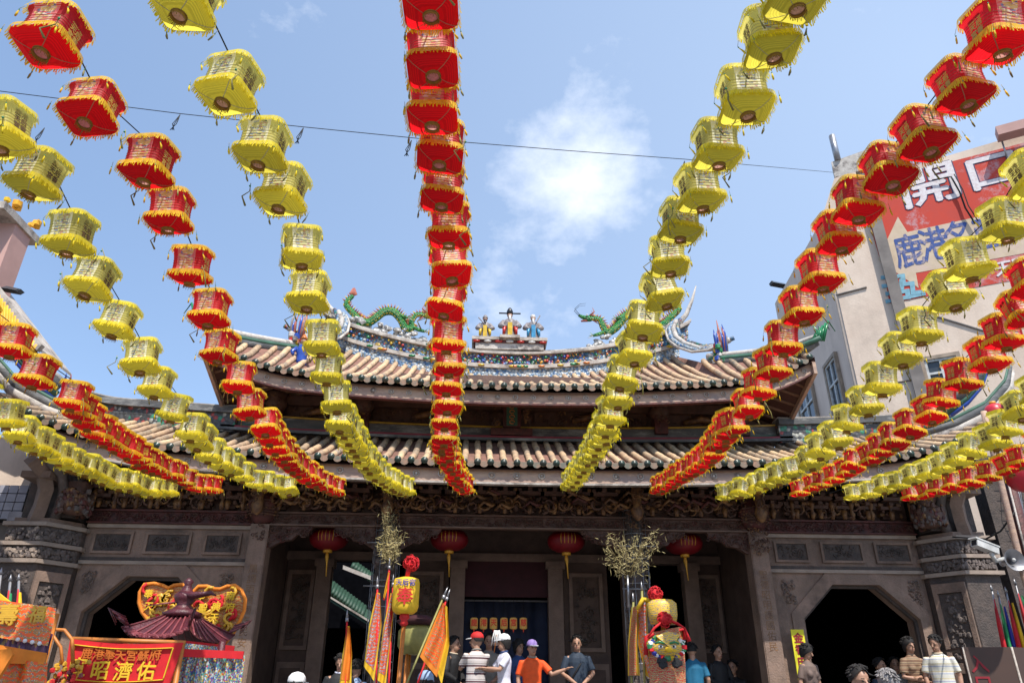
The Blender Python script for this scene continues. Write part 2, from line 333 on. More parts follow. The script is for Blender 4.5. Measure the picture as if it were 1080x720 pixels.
TMP = bpy.data.scenes.new('tmp')
def evaluated(o):
    TMP.collection.objects.link(o)
    with bpy.context.temp_override(scene=TMP, view_layer=TMP.view_layers[0]):
        dg = bpy.context.evaluated_depsgraph_get(); me = bpy.data.meshes.new_from_object(o.evaluated_get(dg))
    bpy.data.objects.remove(o); return me
def glyphs(text, size, m, name='lettering', parent=None, extrude=.002, bold=0, align='CENTER', spacing=1.0):
    """writing as a mesh; lies in its own XY plane"""
    c = bpy.data.curves.new(name, 'FONT'); c.body = text; c.size = size; c.extrude = extrude; c.align_x = align; c.align_y = 'CENTER'
    c.offset = 0; c.space_character = spacing; c.space_line = 1.05; c.resolution_u = 2
    me = evaluated(bpy.data.objects.new(name, c)); me.name = name; me.materials.clear(); me.materials.append(MATS[m])
    if bold:      # a heavier hand: the same strokes laid over themselves, slightly shifted
        vs = [v.co.copy() for v in me.vertices]; fs = [tuple(p.vertices) for p in me.polygons]; V = []; Fc = []
        for k, (dx, dy) in enumerate(((0, 0), (1, 0), (-1, 0), (0, 1), (0, -1))):
            o_ = len(V); V += [p+Vector((dx*bold, dy*bold, k*extrude*.11)) for p in vs]; Fc += [tuple(i+o_ for i in f) for f in fs]
        me = bpy.data.meshes.new(name); me.from_pydata(V, [], Fc); me.materials.append(MATS[m])
    return me
def put_glyphs(me, name, parent, origin, xdir, ydir):
    o = bpy.data.objects.new(name, me); COL.objects.link(o)
    x = Vector(xdir).normalized(); z = x.cross(Vector(ydir)).normalized(); y = z.cross(x)
    mm = Matrix.Identity(4)
    for i in range(3): mm[i][0] = x[i]; mm[i][1] = y[i]; mm[i][2] = z[i]; mm[i][3] = origin[i]
    o.matrix_world = mm
    if parent: o.parent = parent; o.matrix_parent_inverse = Matrix.Identity(4); o.matrix_basis = parent_inv(parent) @ mm
    return o
def parent_inv(p):
    m = Matrix.Translation(p.location) @ p.rotation_euler.to_matrix().to_4x4()
    return m.inverted()

# ------------------------------------------------------------------ world, sun
SUN_EL, SUN_AZ = R(59), R(161)      # azimuth from +y clockwise: behind the camera, to the right
sd = Vector((math.sin(SUN_AZ)*math.cos(SUN_EL), math.cos(SUN_AZ)*math.cos(SUN_EL), math.sin(SUN_EL)))
sl = bpy.data.lights.new('sun', 'SUN'); sl.energy = 4.6; sl.angle = R(.5); sl.color = (1, .95, .87)
so = bpy.data.objects.new('sun', sl); COL.objects.link(so); so.rotation_euler = sd.to_track_quat('Z', 'Y').to_euler()
w = bpy.data.worlds.new('World'); scene.world = w; w.use_nodes = True; nt = w.node_tree
bg = nt.nodes['Background']; bg.inputs[1].default_value = .15
sky = N(nt, 'ShaderNodeTexSky', sky_type='NISHITA'); sky.sun_disc = False; sky.sun_elevation = SUN_EL; sky.sun_rotation = SUN_AZ
sky.air_density = 1.0; sky.dust_density = .6; sky.ozone_density = 2.0
tc = N(nt, 'ShaderNodeTexCoord'); v = tc.outputs['Generated']
def vdist(d, s):
    n = N(nt, 'ShaderNodeVectorMath', operation='DISTANCE'); nt.links.new(v, n.inputs[0]); n.inputs[1].default_value = Vector(d).normalized()
    return ramp(nt, n.outputs['Value'], [(0, (1, 1, 1)), (s, (0, 0, 0))])
mp = N(nt, 'ShaderNodeMapping'); mp.inputs['Scale'].default_value = (1, 1, 1.5); mp.inputs['Location'].default_value = (.37, .2, .1); nt.links.new(v, mp.inputs[0])
c1 = noisetex(nt, mp.outputs[0], 5.5, 12, .62)
def mth(op, a, b):
    n = N(nt, 'ShaderNodeMath', operation=op)
    for i, x in enumerate((a, b)):
        if isinstance(x, (int, float)): n.inputs[i].default_value = x
        else: nt.links.new(x, n.inputs[i])
    return n.outputs[0]
blob1 = mth('MULTIPLY', vdist(ray(612, 195), .17), .66)
blob2 = mth('MULTIPLY', vdist(ray(655, 125), .13), .3)
blob3 = mth('MULTIPLY', vdist(ray(580, 310), .22), .2)
s_ = mth('ADD', mth('MAXIMUM', mth('MAXIMUM', blob1, blob2), blob3), mth('MULTIPLY', mth('SUBTRACT', c1, .5), 1.5))
cl = ramp(nt, s_, [(.22, (0, 0, 0)), (.72, (1, 1, 1))])
clb = mth('MULTIPLY', cl, .72)
haze = mixc(nt, .25, sky.outputs[0], (3.2, 4.6, 7.0))
pale = mth('MULTIPLY', vdist(ray(980, 60), 1.1), .3)
haze = mixc(nt, pale, haze, (5.2, 6.2, 7.6))
skc = mixc(nt, clb, haze, (6.9, 7.1, 7.5))
nt.links.new(skc, bg.inputs[0])
scene.view_settings.view_transform = 'Standard'; scene.view_settings.look = 'None'; scene.view_settings.gamma = 1
scene.view_settings.exposure = .42
scene.cycles.max_bounces = 6; scene.cycles.diffuse_bounces = 3; scene.cycles.transmission_bounces = 4; scene.cycles.use_denoising = True

# ------------------------------------------------------------------ ground
mb = MB(); mb.grid(lambda a, b: (-300+600*a, -300+600*b, 0), 2, 2, 'asphalt'); tag(mb.build('ground'), kind='structure')
mb = MB(); mb.box(-8.6, 8.6, 11.3, 24, .004, .82, 'paving'); mb.box(-8.7, 8.7, 10.9, 11.3, .004, .55, 'paving'); mb.box(-8.8, 8.8, 10.5, 10.9, .004, .28, 'paving')
tag(mb.build('temple_terrace'), kind='structure')
FLOOR = .82

# ------------------------------------------------------------------ temple
T = empty('temple_hall', (0, 12.5, FLOOR), label='ornate old temple hall with two curved tiled roofs over dark carved timber', cat='temple')
TI = Matrix.Translation((0, -12.5, -FLOOR))
def part(mb, name, parent=None):
    o = mb.build(name); o.parent = parent or T
    if not parent: o.location = (0, -12.5, -FLOOR)      # child of the hall, mesh in world coordinates
    return o
def zl(x): x = abs(x); return 4.79+.0053*x*x+max(0, x-5.5)**2*.08
def ztl(x): x = abs(x); return 5.69+min(1, max(0, x-4.8))*.17+max(0, x-6)*.06+max(0, x-7)**2*.15
def low(x, t):
    z = zl(x)+(ztl(x)-zl(x))*(.86*t+.14*t*t); return Vector((x, 11.0+1.7*t, z))
def zu(x): x = abs(x); return 6.25+.012*x*x+max(0, x-3.6)**2*.14
def topu(x):
    a = abs(x)
    if a < 3.75: return 14.3, 7.66+.045*x*x
    k = (a-3.75)/1.55; return 12.95-1.45*min(1, k), 7.52-.48*min(1, k)
def upr(x, t):
    Y, z1 = topu(x); z = zu(x)+(z1-zu(x))*(.8*t+.2*t*t); return Vector((x, 11.4+(Y-11.4)*t, z))
def roof(surf, xs, X, name, rib=.052, step=.205, pm='tile_pan'):
    top = empty(name, (0, -12.5, -FLOOR)); top.parent = T
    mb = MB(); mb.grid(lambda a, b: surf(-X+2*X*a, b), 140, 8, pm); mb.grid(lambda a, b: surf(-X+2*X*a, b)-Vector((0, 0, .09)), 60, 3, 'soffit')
    mb.build('tile_bed', top)
    mb = MB(); n = int(X/step)
    for i in range(-n, n+1):
        x = i*step+rnd.uniform(-.008, .008)
        pts = [surf(x, -.01+1.0*k/7)+Vector((0, 0, .03)) for k in range(8)]
        rm = rnd.choice(['tile_rib', 'tile_rib', 'tile_rib_pale', 'tile_rib_grey']); jj = [Vector((rnd.gauss(0, .006), 0, rnd.gauss(0, .005))) for _ in pts]; pts = [p_+q_ for p_, q_ in zip(pts, jj)]; mb.tube(pts, [rib*rnd.uniform(.93, 1.07) for _ in pts], rm, 8)
        for k in range(1, 7):          # tile joints
            p = pts[k]; q = pts[k]+(pts[k-1]-pts[k]).normalized()*.02
            mb.tube([p, q], rib*1.1, rm if rnd.random() < .7 else 'tile_rib_grey', 8)
    mb.build('tile_ribs', top)
    mb = MB()
    for i in range(-n, n+1):
        x = i*step; p = surf(x, 0)+Vector((0, 0, .03)); d = Vector((0, -1, -.25)).normalized()
        mb.tube([p+d*.0, p+d*.045], rib*1.03, 'tile_end', 12); mb.tube([p+d*.045, p+d*.055], rib*.7, 'tile_end', 8)
    mb.build('tile_end_caps', top)
    mb = MB()
    for i in range(-n, n):
        x = (i+.5)*step; p = surf(x, 0)+Vector((0, -.03, .02))
        w_ = step*.36; pl = [p+Vector((-w_, 0, .01))]+[p+Vector((w_*math.cos(a), 0, -.085*math.sin(a)**1.0)) for a in [PI-PI*k/6 for k in range(1, 6)]]+[p+Vector((w_, 0, .01))]
        mb.prism(pl, (0, .03, .012), 'tile_drip')
    mb.build('drip_tiles', top)
    return top
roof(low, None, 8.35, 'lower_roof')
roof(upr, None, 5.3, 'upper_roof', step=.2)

def sweep(name, fz, dz0, dz1, x0, x1, y0, y1, m, n=60, parent=None, extra=None):
    """a horizontal band that follows z=fz(x)"""
    mb = MB(); vs = []
    for i in range(n+1):
        x = x0+(x1-x0)*i/n; z = fz(x)
        vs += [(x, y0, z+dz0), (x, y1, z+dz0), (x, y1, z+dz1), (x, y0, z+dz1)]
    fs = [(i*4+k, i*4+(k+1) % 4, i*4+4+(k+1) % 4, i*4+4+k) for i in range(n) for k in range(4)]+[(0, 1, 2, 3), (n*4, n*4+1, n*4+2, n*4+3)]
    mb.add(vs, fs, m)
    if extra: extra(mb)
    return part(mb, name, parent)
def medals(fz, X, step, y, dz, r):
    def f(mb):
        n = int(X/step)
        for i in range(-n, n+1):
            x = i*step; c = Vector((x, y, fz(x)+dz)); K = 12
            mb.tube([c+Vector((math.cos(2*PI*k/K)*r, 0, math.sin(2*PI*k/K)*r)) for k in range(K+1)], r*.22, 'grime_rail', 5)
            mb.blob(c, r*.5, 'grime_white' if rnd.random() < .5 else 'fascia', (1, .5, 1), 6)
    return f
sweep('lower_fascia', zl, -.27, -.055, -8.3, 8.3, 11.08, 11.15, 'fascia', extra=medals(zl, 8.1, .39, 11.07, -.16, .045))
sweep('lower_fascia_lip', zl, -.3, -.27, -8.3, 8.3, 11.06, 11.17, 'grime_rail')
sweep('upper_fascia', zu, -.26, -.05, -5.25, 5.25, 11.48, 11.55, 'fascia', extra=medals(zu, 5.1, .3, 11.47, -.15, .04))
sweep('upper_fascia_lip', zu, -.29, -.26, -5.25, 5.25, 11.46, 11.57, 'wood_red')
# soffits with rafters
mb = MB(); mb.grid(lambda a, b: (-8.3+16.6*a, 11.15+1.5*b, zl(-8.3+16.6*a)-.12+.62*b), 40, 2, 'soffit')
for i in range(-40, 41):
    x = i*.205; mb.box(x-.035, x+.035, 11.16, 11.2, 0, 0, 'rafter') if 0 else mb.tube([(x, 11.14, zl(x)-.2), (x, 12.5, zl(x)+.3)], .038, 'rafter', 4, smooth=False)
part(mb, 'lower_soffit')
mb = MB(); mb.grid(lambda a, b: (-5.25+10.5*a, 11.55+1.6*b, zu(-5.25+10.5*a)-.1+.62*b), 40, 2, 'soffit')
for i in range(-25, 26):
    x = i*.2
    a = abs(x); sp = max(0, a-3.6)*.5*(1 if x > 0 else -1)
    mb.tube([(x, 11.54, zu(x)-.18), (x-sp, 12.95, zu(x)+.3-sp*sp*.3)], .036, 'rafter', 4, smooth=False)
part(mb, 'upper_soffit')
# sides of the upper roof: eave returning to the back, gable face, soffit
for s in (-1, 1):
    mb = MB()
    def side(a, b): # a along y, b from eave inwards
        b = b*min(1, a/.43); y = 11.4+3.6*a; ze = zu(5.25)-.45*min(1, a*2.2)+.25*max(0, a-.6)
        return (s*(5.3-1.5*b), y, ze-.04+b*(.02+.55*min(1, max(0, a-.15)*1.6))-.25*(1-b)*a)
    mb.grid(side, 10, 4, 'tile_pan')
    mb.grid(lambda a, b: Vector(side(a, b*.9))-Vector((0, 0, .2-.25*b)), 10, 2, 'soffit')
    for k in range(1, 15):
        a = k/15; mb.tube([Vector(side(a, 0)), Vector(side(a, .95))], .05, 'tile_rib', 6)
        mb.tube([Vector(side(a, 0.02))-Vector((0, 0, .18)), Vector(side(a, .9))-Vector((0, 0, .0))], .035, 'rafter', 4)
    pts = [side(k/10, 0) for k in range(11)]
    for k in range(10):
        p, q = Vector(pts[k]), Vector(pts[k+1]); mb.prism([p-Vector((0, 0, .05)), q-Vector((0, 0, .05)), q-Vector((0, 0, .27)), p-Vector((0, 0, .27))], (-s*.06, 0, 0), 'fascia')
    mb.prism([(s*3.7, 12.95, 7.2), (s*3.7, 14.3, 7.9), (s*3.7, 15.4, 7.0), (s*3.7, 13, 6.7)], (-s*.1, 0, 0), 'wood_red')
    part(mb, 'roof_side')
# back slope (unseen from the front but real)
mb = MB(); mb.grid(lambda a, b: (-3.7+7.4*a, 14.45+3.4*b, 7.6+.04*(-3.7+7.4*a)**2*(1-b)-1.6*b), 20, 4, 'tile_pan'); part(mb, 'rear_slope')
# main ridge
def zr(x): return 7.6+.045*x*x+max(0, abs(x)-3.3)**2*.16
sweep('ridge_base', zr, 0, .25, -3.75, 3.75, 14.22, 14.55, 'porcelain_blue')
sweep('ridge_moulding', zr, .25, .335, -3.85, 3.85, 14.17, 14.58, 'grime_rail')
def flowers(mb):
    for i in range(230):
        x = rnd.uniform(-3.9, 3.9); c = rnd.choice(['glaze_red', 'glaze_orange', 'glaze_yellow', 'glaze_green', 'glaze_green', 'glaze_white', 'glaze_cyan', 'glaze_blue'])
        if abs(x) > 1.3 and rnd.random() < .55: continue
        r = rnd.uniform(.018, .04); mb.blob((x, 14.2, zr(x)+rnd.uniform(.36, .56)), r, c, (1, .7, 1), 6)
    for i in range(26):
        x = rnd.uniform(-3.6, 3.6); mb.blob((x, 14.16, zr(x)+.29), .05, rnd.choice(['glaze_orange', 'glaze_green', 'glaze_yellow']), (1.6, .4, .6), 6)
sweep('ridge_band_centre', zr, .335, .58, -1.7, 1.7, 14.24, 14.52, 'porcelain_mix', 30, extra=flowers)
for s in (-1, 1): sweep('ridge_band_end', zr, .335, .62, min(s*1.7, s*4.0), max(s*1.7, s*4.0), 14.24, 14.52, 'porcelain_side', 30)
def zrt(x): return zr(x)+.58+.02*max(0, abs(x)-1.7)
sweep('ridge_cap', zrt, 0, .05, -4.05, 4.05, 14.16, 14.6, 'grime_rail'); sweep('ridge_cap_top', zrt, .05, .11, -4.1, 4.1, 14.22, 14.54, 'grime_white')
for s in (-1, 1):
    # swallow-tail horn and the descending gable ridge curl
    mb = MB()
    H = [(3.45, 8.83), (3.8, 9.08), (4.05, 9.38), (4.22, 9.75), (4.36, 10.15)]
    mb.tube([(s*x, 14.38, z) for x, z in H], [.075, .075, .06, .04, .012], 'grime_white', 6)
    K = [(3.72, 9.0), (3.6, 8.75), (3.58, 8.45), (3.66, 8.15), (3.86, 7.9), (4.1, 7.8), (4.32, 7.86)]
    ys = [14.2, 14.1, 13.9, 13.6, 13.3, 13.0, 12.8]
    for dx, mm, r in ((0, 'grime_white', .06), (.1, 'porcelain_blue', .055), (-.09, 'porcelain_side', .045), (.17, 'grime_white', .03)):
        mb.tube([(s*(x-dx), y-.1, z+.06-dx*.5) for (x, z), y in zip(K, ys)], r, mm, 6)
    part(mb, 'gable_ridge_curl')
    mb = MB(); pts = []
    for k in range(13):
        t = k/12; x = 3.9+1.5*t; y = 12.9-1.55*t; z = 7.6-.5*t+.12*t*t*t+(.35*max(0, t-.75)*4*.35)
        pts.append((s*x, y, z-.12))
    mb.tube(pts, [.12]*10+[.1, .08, .04], 'dark_ridge', 6); mb.tube([(a, b, c+.15) for a, b, c in pts], [.07]*10+[.06, .05, .03], 'grime_white', 6)
    mb.tube([(a, b-.1, c+.05) for a, b, c in pts], .05, 'green_line', 5)
    e = Vector(pts[-1]); 
    for k in range(5): mb.tube([e+Vector((s*.05*k-.1*s, 0, .05)), e+Vector((s*(.02+.06*k), 0, .25+.05*k)), e+Vector((s*(.1*k-.05), 0, .36-.03*k))], [.03, .02, .008], 'glaze_green', 5)
    part(mb, 'hip_ridge')
# gable-end ornaments: spiky clusters of figures on the hip ridge (things)
for s in (-1, 1):
    x0, y0, z0 = s*4.12, 12.65, 7.28
    e = empty('ridge_ornament', (x0, y0, z0), label=('multicoloured porcelain figure cluster with spikes on the %s hip ridge' % ('left' if s < 0 else 'right')), cat='roof ornament', group='spiked figure clusters on the hip ridges')
    mb = MB()
    for k in range(34):
        r = rnd.uniform(.03, .07); mb.blob((rnd.uniform(-.15, .15), rnd.uniform(-.1, .1), rnd.uniform(0, .5)), r, rnd.choice(['glaze_white', 'glaze_red', 'glaze_blue', 'statue_robe', 'dragon_fin', 'glaze_green', 'glaze_yellow']), (1, 1, 1.2), 6, .15)
    mb.build('figures', e)
    mb = MB()
    for k in range(9):
        x = rnd.uniform(-.12, .12); h = rnd.uniform(.3, .6); mb.tube([(x, 0, .35), (x*1.3, 0, .5+h*.5), (x*1.1-.02*s, 0, .45+h)], [.035, .025, .006], rnd.choice(['dragon_fin', 'glaze_blue', 'statue_robe']), 5)
    mb.build('spikes', e)
p = at(700, 300, 12.6)
for s, lab in ((-1, 'small blue robed guardian figurine on the left hip ridge'),):
    q = at(317, 384, 12.2); e = empty('guardian_figurine', q, label=lab, cat='figurine')
    mb = MB(); mb.lathe([(.11, 0), (.09, .1), (.1, .2), (.12, .3), (.07, .4), (.03, .42)], (0, 0, -.02), 'glaze_blue', 10, 1, .7)
    for a in (-1, 1): mb.tube([(a*.1, 0, .32), (a*.18, -.03, .24), (a*.14, -.08, .16)], [.045, .04, .03], 'glaze_blue', 6)
    mb.build('robe', e)
    mb = MB(); mb.blob((0, 0, .46), .06, 'skin', n=8); mb.build('head', e); mb = MB(); mb.lathe([(.07, .5), (.05, .54), (.02, .6)], (0, 0, 0), 'glaze_orange', 8); mb.build('hat', e)
# pedestal in the middle of the ridge
mb = MB(); mb.box(-.72, .76, 14.18, 14.6, 8.3, 8.44, 'grime_white'); mb.box(-.8, .84, 14.12, 14.66, 8.5, 8.57, 'grime_rail'); mb.box(-.76, .8, 14.16, 14.62, 8.44, 8.5, 'wood_red')
mb.box(-.2, .24, 14.06, 14.7, 8.53, 8.595, 'grime_rail')
for k in range(7):
    x = -.7+k*.24; mb.blob((x, 14.15, 8.47), .07, 'glaze_white' if k % 2 else 'glaze_red', (1.3, .4, .5), 8)
part(mb, 'ridge_pedestal')
def statue(x, h, robe, sash, label, hat):
    e = empty('roof_statue', (x, 14.38, 8.585), label=label, cat='statue', group='three star gods on the ridge pedestal')
    k = h/.75
    mb = MB(); mb.lathe([(.15*k, 0), (.17*k, .08*k), (.13*k, .25*k), (.15*k, .42*k), (.13*k, .5*k), (.05*k, .56*k)], (0, 0, 0), robe, 12, 1, .7)
    for a in (-1, 1):
        mb.tube([(a*.12*k, 0, .48*k), (a*.2*k, -.03, .36*k), (a*.1*k, -.12*k, .3*k)], [.06*k, .07*k, .05*k], robe, 7)
        mb.tube([(a*.12*k, -.1*k, .3*k), (a*.14*k, -.1*k, .12*k)], [.05*k, .03*k], sash[1], 6)
    mb.build('robe', e)
    mb = MB(); mb.box(-.05*k, .05*k, -.14*k, -.1*k, .03*k, .4*k, sash[0]); mb.build('sash', e)
    mb = MB(); mb.blob((0, -.01, .63*k), .065*k, 'skin'); mb.tube([(0, -.06*k, .6*k), (0, -.09*k, .5*k), (0, -.09*k, .4*k)], [.035*k, .03*k, .006], 'glaze_white' if hat != 'round' else 'glaze_black', 6); mb.build('head', e)
    mb = MB()
    if hat == 'official':
        mb.lathe([(.07*k, .66*k), (.07*k, .74*k), (.05*k, .79*k), (.03*k, .82*k)], (0, 0, 0), 'glaze_black', 8); mb.tube([(-.24*k, 0, .69*k), (0, .02, .7*k), (.24*k, 0, .69*k)], .018*k, 'glaze_black', 5)
    elif hat == 'round': mb.lathe([(.07*k, .65*k), (.075*k, .7*k), (.04*k, .76*k)], (0, 0, 0), 'statue_robe', 8)
    else: mb.blob((0, 0, .68*k), .075*k, 'glaze_white', (1, 1, 1.1))
    mb.build('hat', e)
    if hat == 'official':
        mb = MB(); mb.tube([(-.36*k, -.05, .06*k), (-.2*k, -.08, .0), (.2*k, -.08, 0), (.36*k, -.05, .06*k)], .02, 'statue_robe', 5); mb.box(-.16*k, .16*k, -.12, .1, -.02, .05*k, 'glaze_green'); mb.build('base', e)
    else:
        mb = MB(); sx = -1 if hat == 'round' else 1; mb.tube([(sx*-.02, -.1, .3*k), (sx*.17*k, -.06, .7*k)] if hat == 'bald' else [(.1*k, -.1, .3*k), (-.18*k, -.06, .66*k)], .014, 'statue_robe', 5); mb.build('staff', e)
statue(-.52, .62, 'statue_robe', ('glaze_yellow', 'glaze_yellow'), 'grey robed ridge statue with yellow sash, leftmost of the three star gods', 'round')
statue(.03, .76, 'statue_robe', ('glaze_yellow', 'glaze_red'), 'tallest ridge statue with red sleeves and winged official hat, between two others', 'official')
statue(.55, .68, 'statue_robe', ('glaze_cyan', 'glaze_cyan'), 'grey and blue robed ridge statue with staff, rightmost of the three star gods', 'bald')

# ridge dragons
def dragon(s, P, rad, label, headd):
    base = Vector((s*3.0, 14.38, zrt(3.0)+.1)); e = empty('ridge_dragon', base, label=label, cat='dragon ornament', group='green porcelain dragons on the main ridge')
    pts = [Vector(p)-base for p in P]
    # smooth path
    fine = []
    for i in range(len(pts)-1):
        p0 = pts[max(i-1, 0)]; p1 = pts[i]; p2 = pts[i+1]; p3 = pts[min(i+2, len(pts)-1)]
        for k in range(5):
            t = k/5; fine.append(.5*((2*p1)+(p2-p0)*t+(2*p0-5*p1+4*p2-p3)*t*t+(3*p1-p0-3*p2+p3)*t**3))
    fine.append(pts[-1]); n = len(fine)
    rs = [rad*(.35+1.0*math.sin(PI*min(1, .12+.8*i/n))) for i in range(n)]
    mb = MB(); mb.tube(fine, rs, 'dragon_green', 8); mb.build('body', e)
    mb = MB()
    for i in range(2, n-1):
        t = (fine[i+1]-fine[i-1]).normalized(); up = Vector((-t.z, 0, t.x)); up = up if up.z > 0 else -up
        c = fine[i]+up*rs[i]*.8; mb.tube([c-t*.03, c+up*(rs[i]*.9+.03)-t*.06], [.028, .003], 'dragon_fin' if i % 3 else 'glaze_yellow', 4)
        if i % 2: q_ = fine[i]-up*rs[i]*.75+Vector((0, -rs[i]*.5, 0)); mb.tube([q_, q_+t*.05], [.016, .012], 'glaze_yellow', 4)
    mb.build('fins', e)
    mb = MB(); h = fine[-1]; d = Vector((headd, 0, .05)).normalized()
    mb.blob(h+d*.02, .085, 'dragon_green', (1.2, .9, .9), 8); mb.tube([h+d*.06, h+d*.17+Vector((0, 0, .03)), h+d*.25+Vector((0, 0, .07))], [.065, .045, .03], 'dragon_green', 7)
    mb.tube([h+d*.05-Vector((0, 0, .04)), h+d*.2-Vector((0, 0, .08))], [.04, .018], 'dragon_fin', 6)
    for a in (-1, 1):
        mb.tube([h+Vector((0, a*.04, .06)), h-d*.1+Vector((0, a*.06, .15)), h-d*.06+Vector((0, a*.07, .25))], [.025, .016, .004], 'dragon_fin', 5)
        mb.tube([h+d*.22+Vector((0, a*.03, .05)), h+d*.34+Vector((0, a*.05, .2)), h+d*.22+Vector((0, a*.05, .33)), h+d*.08+Vector((0, a*.05, .36))], [.008, .006, .004, .003], 'cord', 4)
        mb.blob(h+d*.07+Vector((0, a*.07, .05)), .022, 'glaze_white')
    for k in range(5): mb.tube([h-d*.04, h-d*(.12+.02*k)+Vector((0, 0, .12-.06*k))], [.03, .005], 'dragon_fin', 4)
    mb.build('head', e)
    for fr, dx in ((.55, 1), (.8, 1), (.3, -1)):
        c = fine[int(n*fr)]; q = c+Vector((headd*dx*.16, -.06, -.1)); r_ = c+Vector((headd*dx*.3, -.1, -.16))
        mb = MB(); mb.tube([c, q, r_], [rad*.6, .045, .03], 'dragon_green', 6)
        for k in range(4): mb.tube([r_, r_+Vector((headd*dx*(.07+.02*k), -.02, .07-.05*k))], [.015, .003], 'glaze_white' if k % 2 else 'dragon_green', 4)
        mb.build('leg', e)
    mb = MB()
    for k in range(9):
        a = R(40+k*14); mb.tube([fine[0], fine[0]+Vector((-headd*math.cos(a)*.1, 0, .1*math.sin(a))), fine[0]+Vector((-headd*math.cos(a*1.1)*.06, 0, .22*math.sin(a)))], [.02, .02, .004], 'dragon_fin', 4)
    mb.build('tail_tuft', e)
PL = [(372, 312), (365, 321), (373, 331), (380, 338), (389, 340), (397, 335), (405, 329), (415, 329), (423, 337), (427, 345), (434, 347), (434, 339), (440, 332), (450, 333)]
dragon(-1, [at(u, v, 14.38) for u, v in PL], .07, 'green ridge dragon left of the statues with curled red tail', 1)
PR = [(708, 316), (716, 325), (708, 334), (700, 342), (691, 345), (682, 339), (674, 332), (664, 331), (656, 337), (650, 345), (641, 351), (636, 345), (632, 337), (622, 336)]
dragon(1, [at(u, v, 14.38) for u, v in PR], .075, 'green ridge dragon facing left on the right half of the ridge', -1)
for s in (-1, 1):
    mb = MB()
    for k in range(70):
        x = rnd.uniform(1.7, 3.75); hmax = .28*math.exp(-((x-2.2)/.35)**2)+.3*math.exp(-((x-3.1)/.45)**2)+.03
        z = rnd.uniform(0, hmax); r = rnd.uniform(.05, .09); mb.blob((s*x, 14.38+rnd.uniform(-.08, .08), zrt(x)+.1+z), r, 'rockery', (1.2, .8, .8), 6, .2)
    part(mb, 'cloud_rockery')

# lower ridge bands
sweep('lower_ridge_line', lambda x: 5.72+.004*x*x, 0, .05, -5.25, 5.25, 12.62, 12.74, 'dark_ridge'); sweep('lower_ridge_red', lambda x: 5.77+.004*x*x, 0, .05, -5.25, 5.25, 12.66, 12.78, 'red_line')
sweep('recess_sill', lambda x: 5.82+.006*x*x, 0, .2, -5.2, 5.2, 12.82, 13.0, 'dark_ridge')
sweep('recess_green', lambda x: 5.82+.006*x*x, 0, .03, -5.2, 5.2, 12.8, 12.82, 'green_line')
sweep('recess_gold_line', lambda x: 6.02+.006*x*x, 0, .03, -5.2, 5.2, 12.79, 13.0, 'gold_line')
def zsr(x): a = abs(x); return 5.92+max(0, a-5.2)*.05+max(0, a-7)**2*.2
for s in (-1, 1):
    a, b = sorted((s*5.0, s*8.1)); a2, b2 = sorted((s*5.0, s*8.6))
    sweep('side_ridge_wall', zsr, -.12, .22, a, b, 12.66, 12.9, 'wall_flowers', 30)
    sweep('side_ridge_cap', zsr, .22, .34, a2, b2, 12.6, 12.96, 'dark_ridge', 30); sweep('side_ridge_lip', zsr, .34, .37, a2, b2, 12.64, 12.92, 'grime_rail', 30)
    # upswept corner end
    mb = MB(); q = [(8.1, 6.45, 12.4), (8.45, 6.7, 12.2), (8.75, 7.0, 12.1), (8.95, 7.35, 12.05), (9.0, 7.6, 12.05)]
    for dz, mm, r in ((0, 'dark_ridge', .12), (.14, 'grime_white', .07), (-.13, 'green_line', .07), (-.22, 'glaze_blue', .045)):
        mb.tube([(s*x, y, z+dz) for x, z, y in q], [r, r, r*.9, r*.7, r*.3], mm, 6)
    part(mb, 'corner_ridge_end')
    mb = MB(); q = [(7.1, 5.6, 12.0), (7.7, 5.72, 11.6), (8.2, 5.95, 11.4), (8.6, 6.35, 11.3), (8.8, 6.75, 11.3)]
    for dz, mm, r in ((0, 'grime_white', .09), (.12, 'dark_ridge', .08), (.22, 'green_line', .04)):
        mb.tube([(s*x, y, z+dz) for x, z, y in q], [r*.6, r, r, r*.7, r*.3], mm, 6)
    part(mb, 'corner_hip_ridge')
# a dragon-like coil of ceramic on the left and right corner ridges
for s, lab in ((-1, 'left'), (1, 'right')):
    b0 = Vector((s*8.35, 12.4, zsr(7.75)+.3)); e = empty('corner_dragon', b0, label='blue and green ceramic dragon coiled on the far %s roof corner' % lab, cat='dragon ornament', group='coiled corner dragons')
    mb = MB(); pts = [Vector((s*(-.5+.09*k), 0, .02+.07*math.sin(k*1.15)+.03*k)) for k in range(12)]
    mb.tube(pts, [.02+.035*math.sin(PI*(k+1)/13) for k in range(12)], 'dragon_green', 7); mb.build('body', e)
    mb = MB(); 
    for k in range(1, 12): mb.tube([pts[k], pts[k]+Vector((0, -.02, .14))], [.03, .005], rnd.choice(['glaze_blue', 'dragon_fin']), 4)
    mb.build('fins', e)
    mb = MB(); mb.blob(pts[0], .06, 'dragon_green', (1.4, 1, 1)); mb.tube([pts[0], pts[0]+Vector((-s*.16, 0, .05))], [.06, .03], 'glaze_green'); mb.build('head', e)

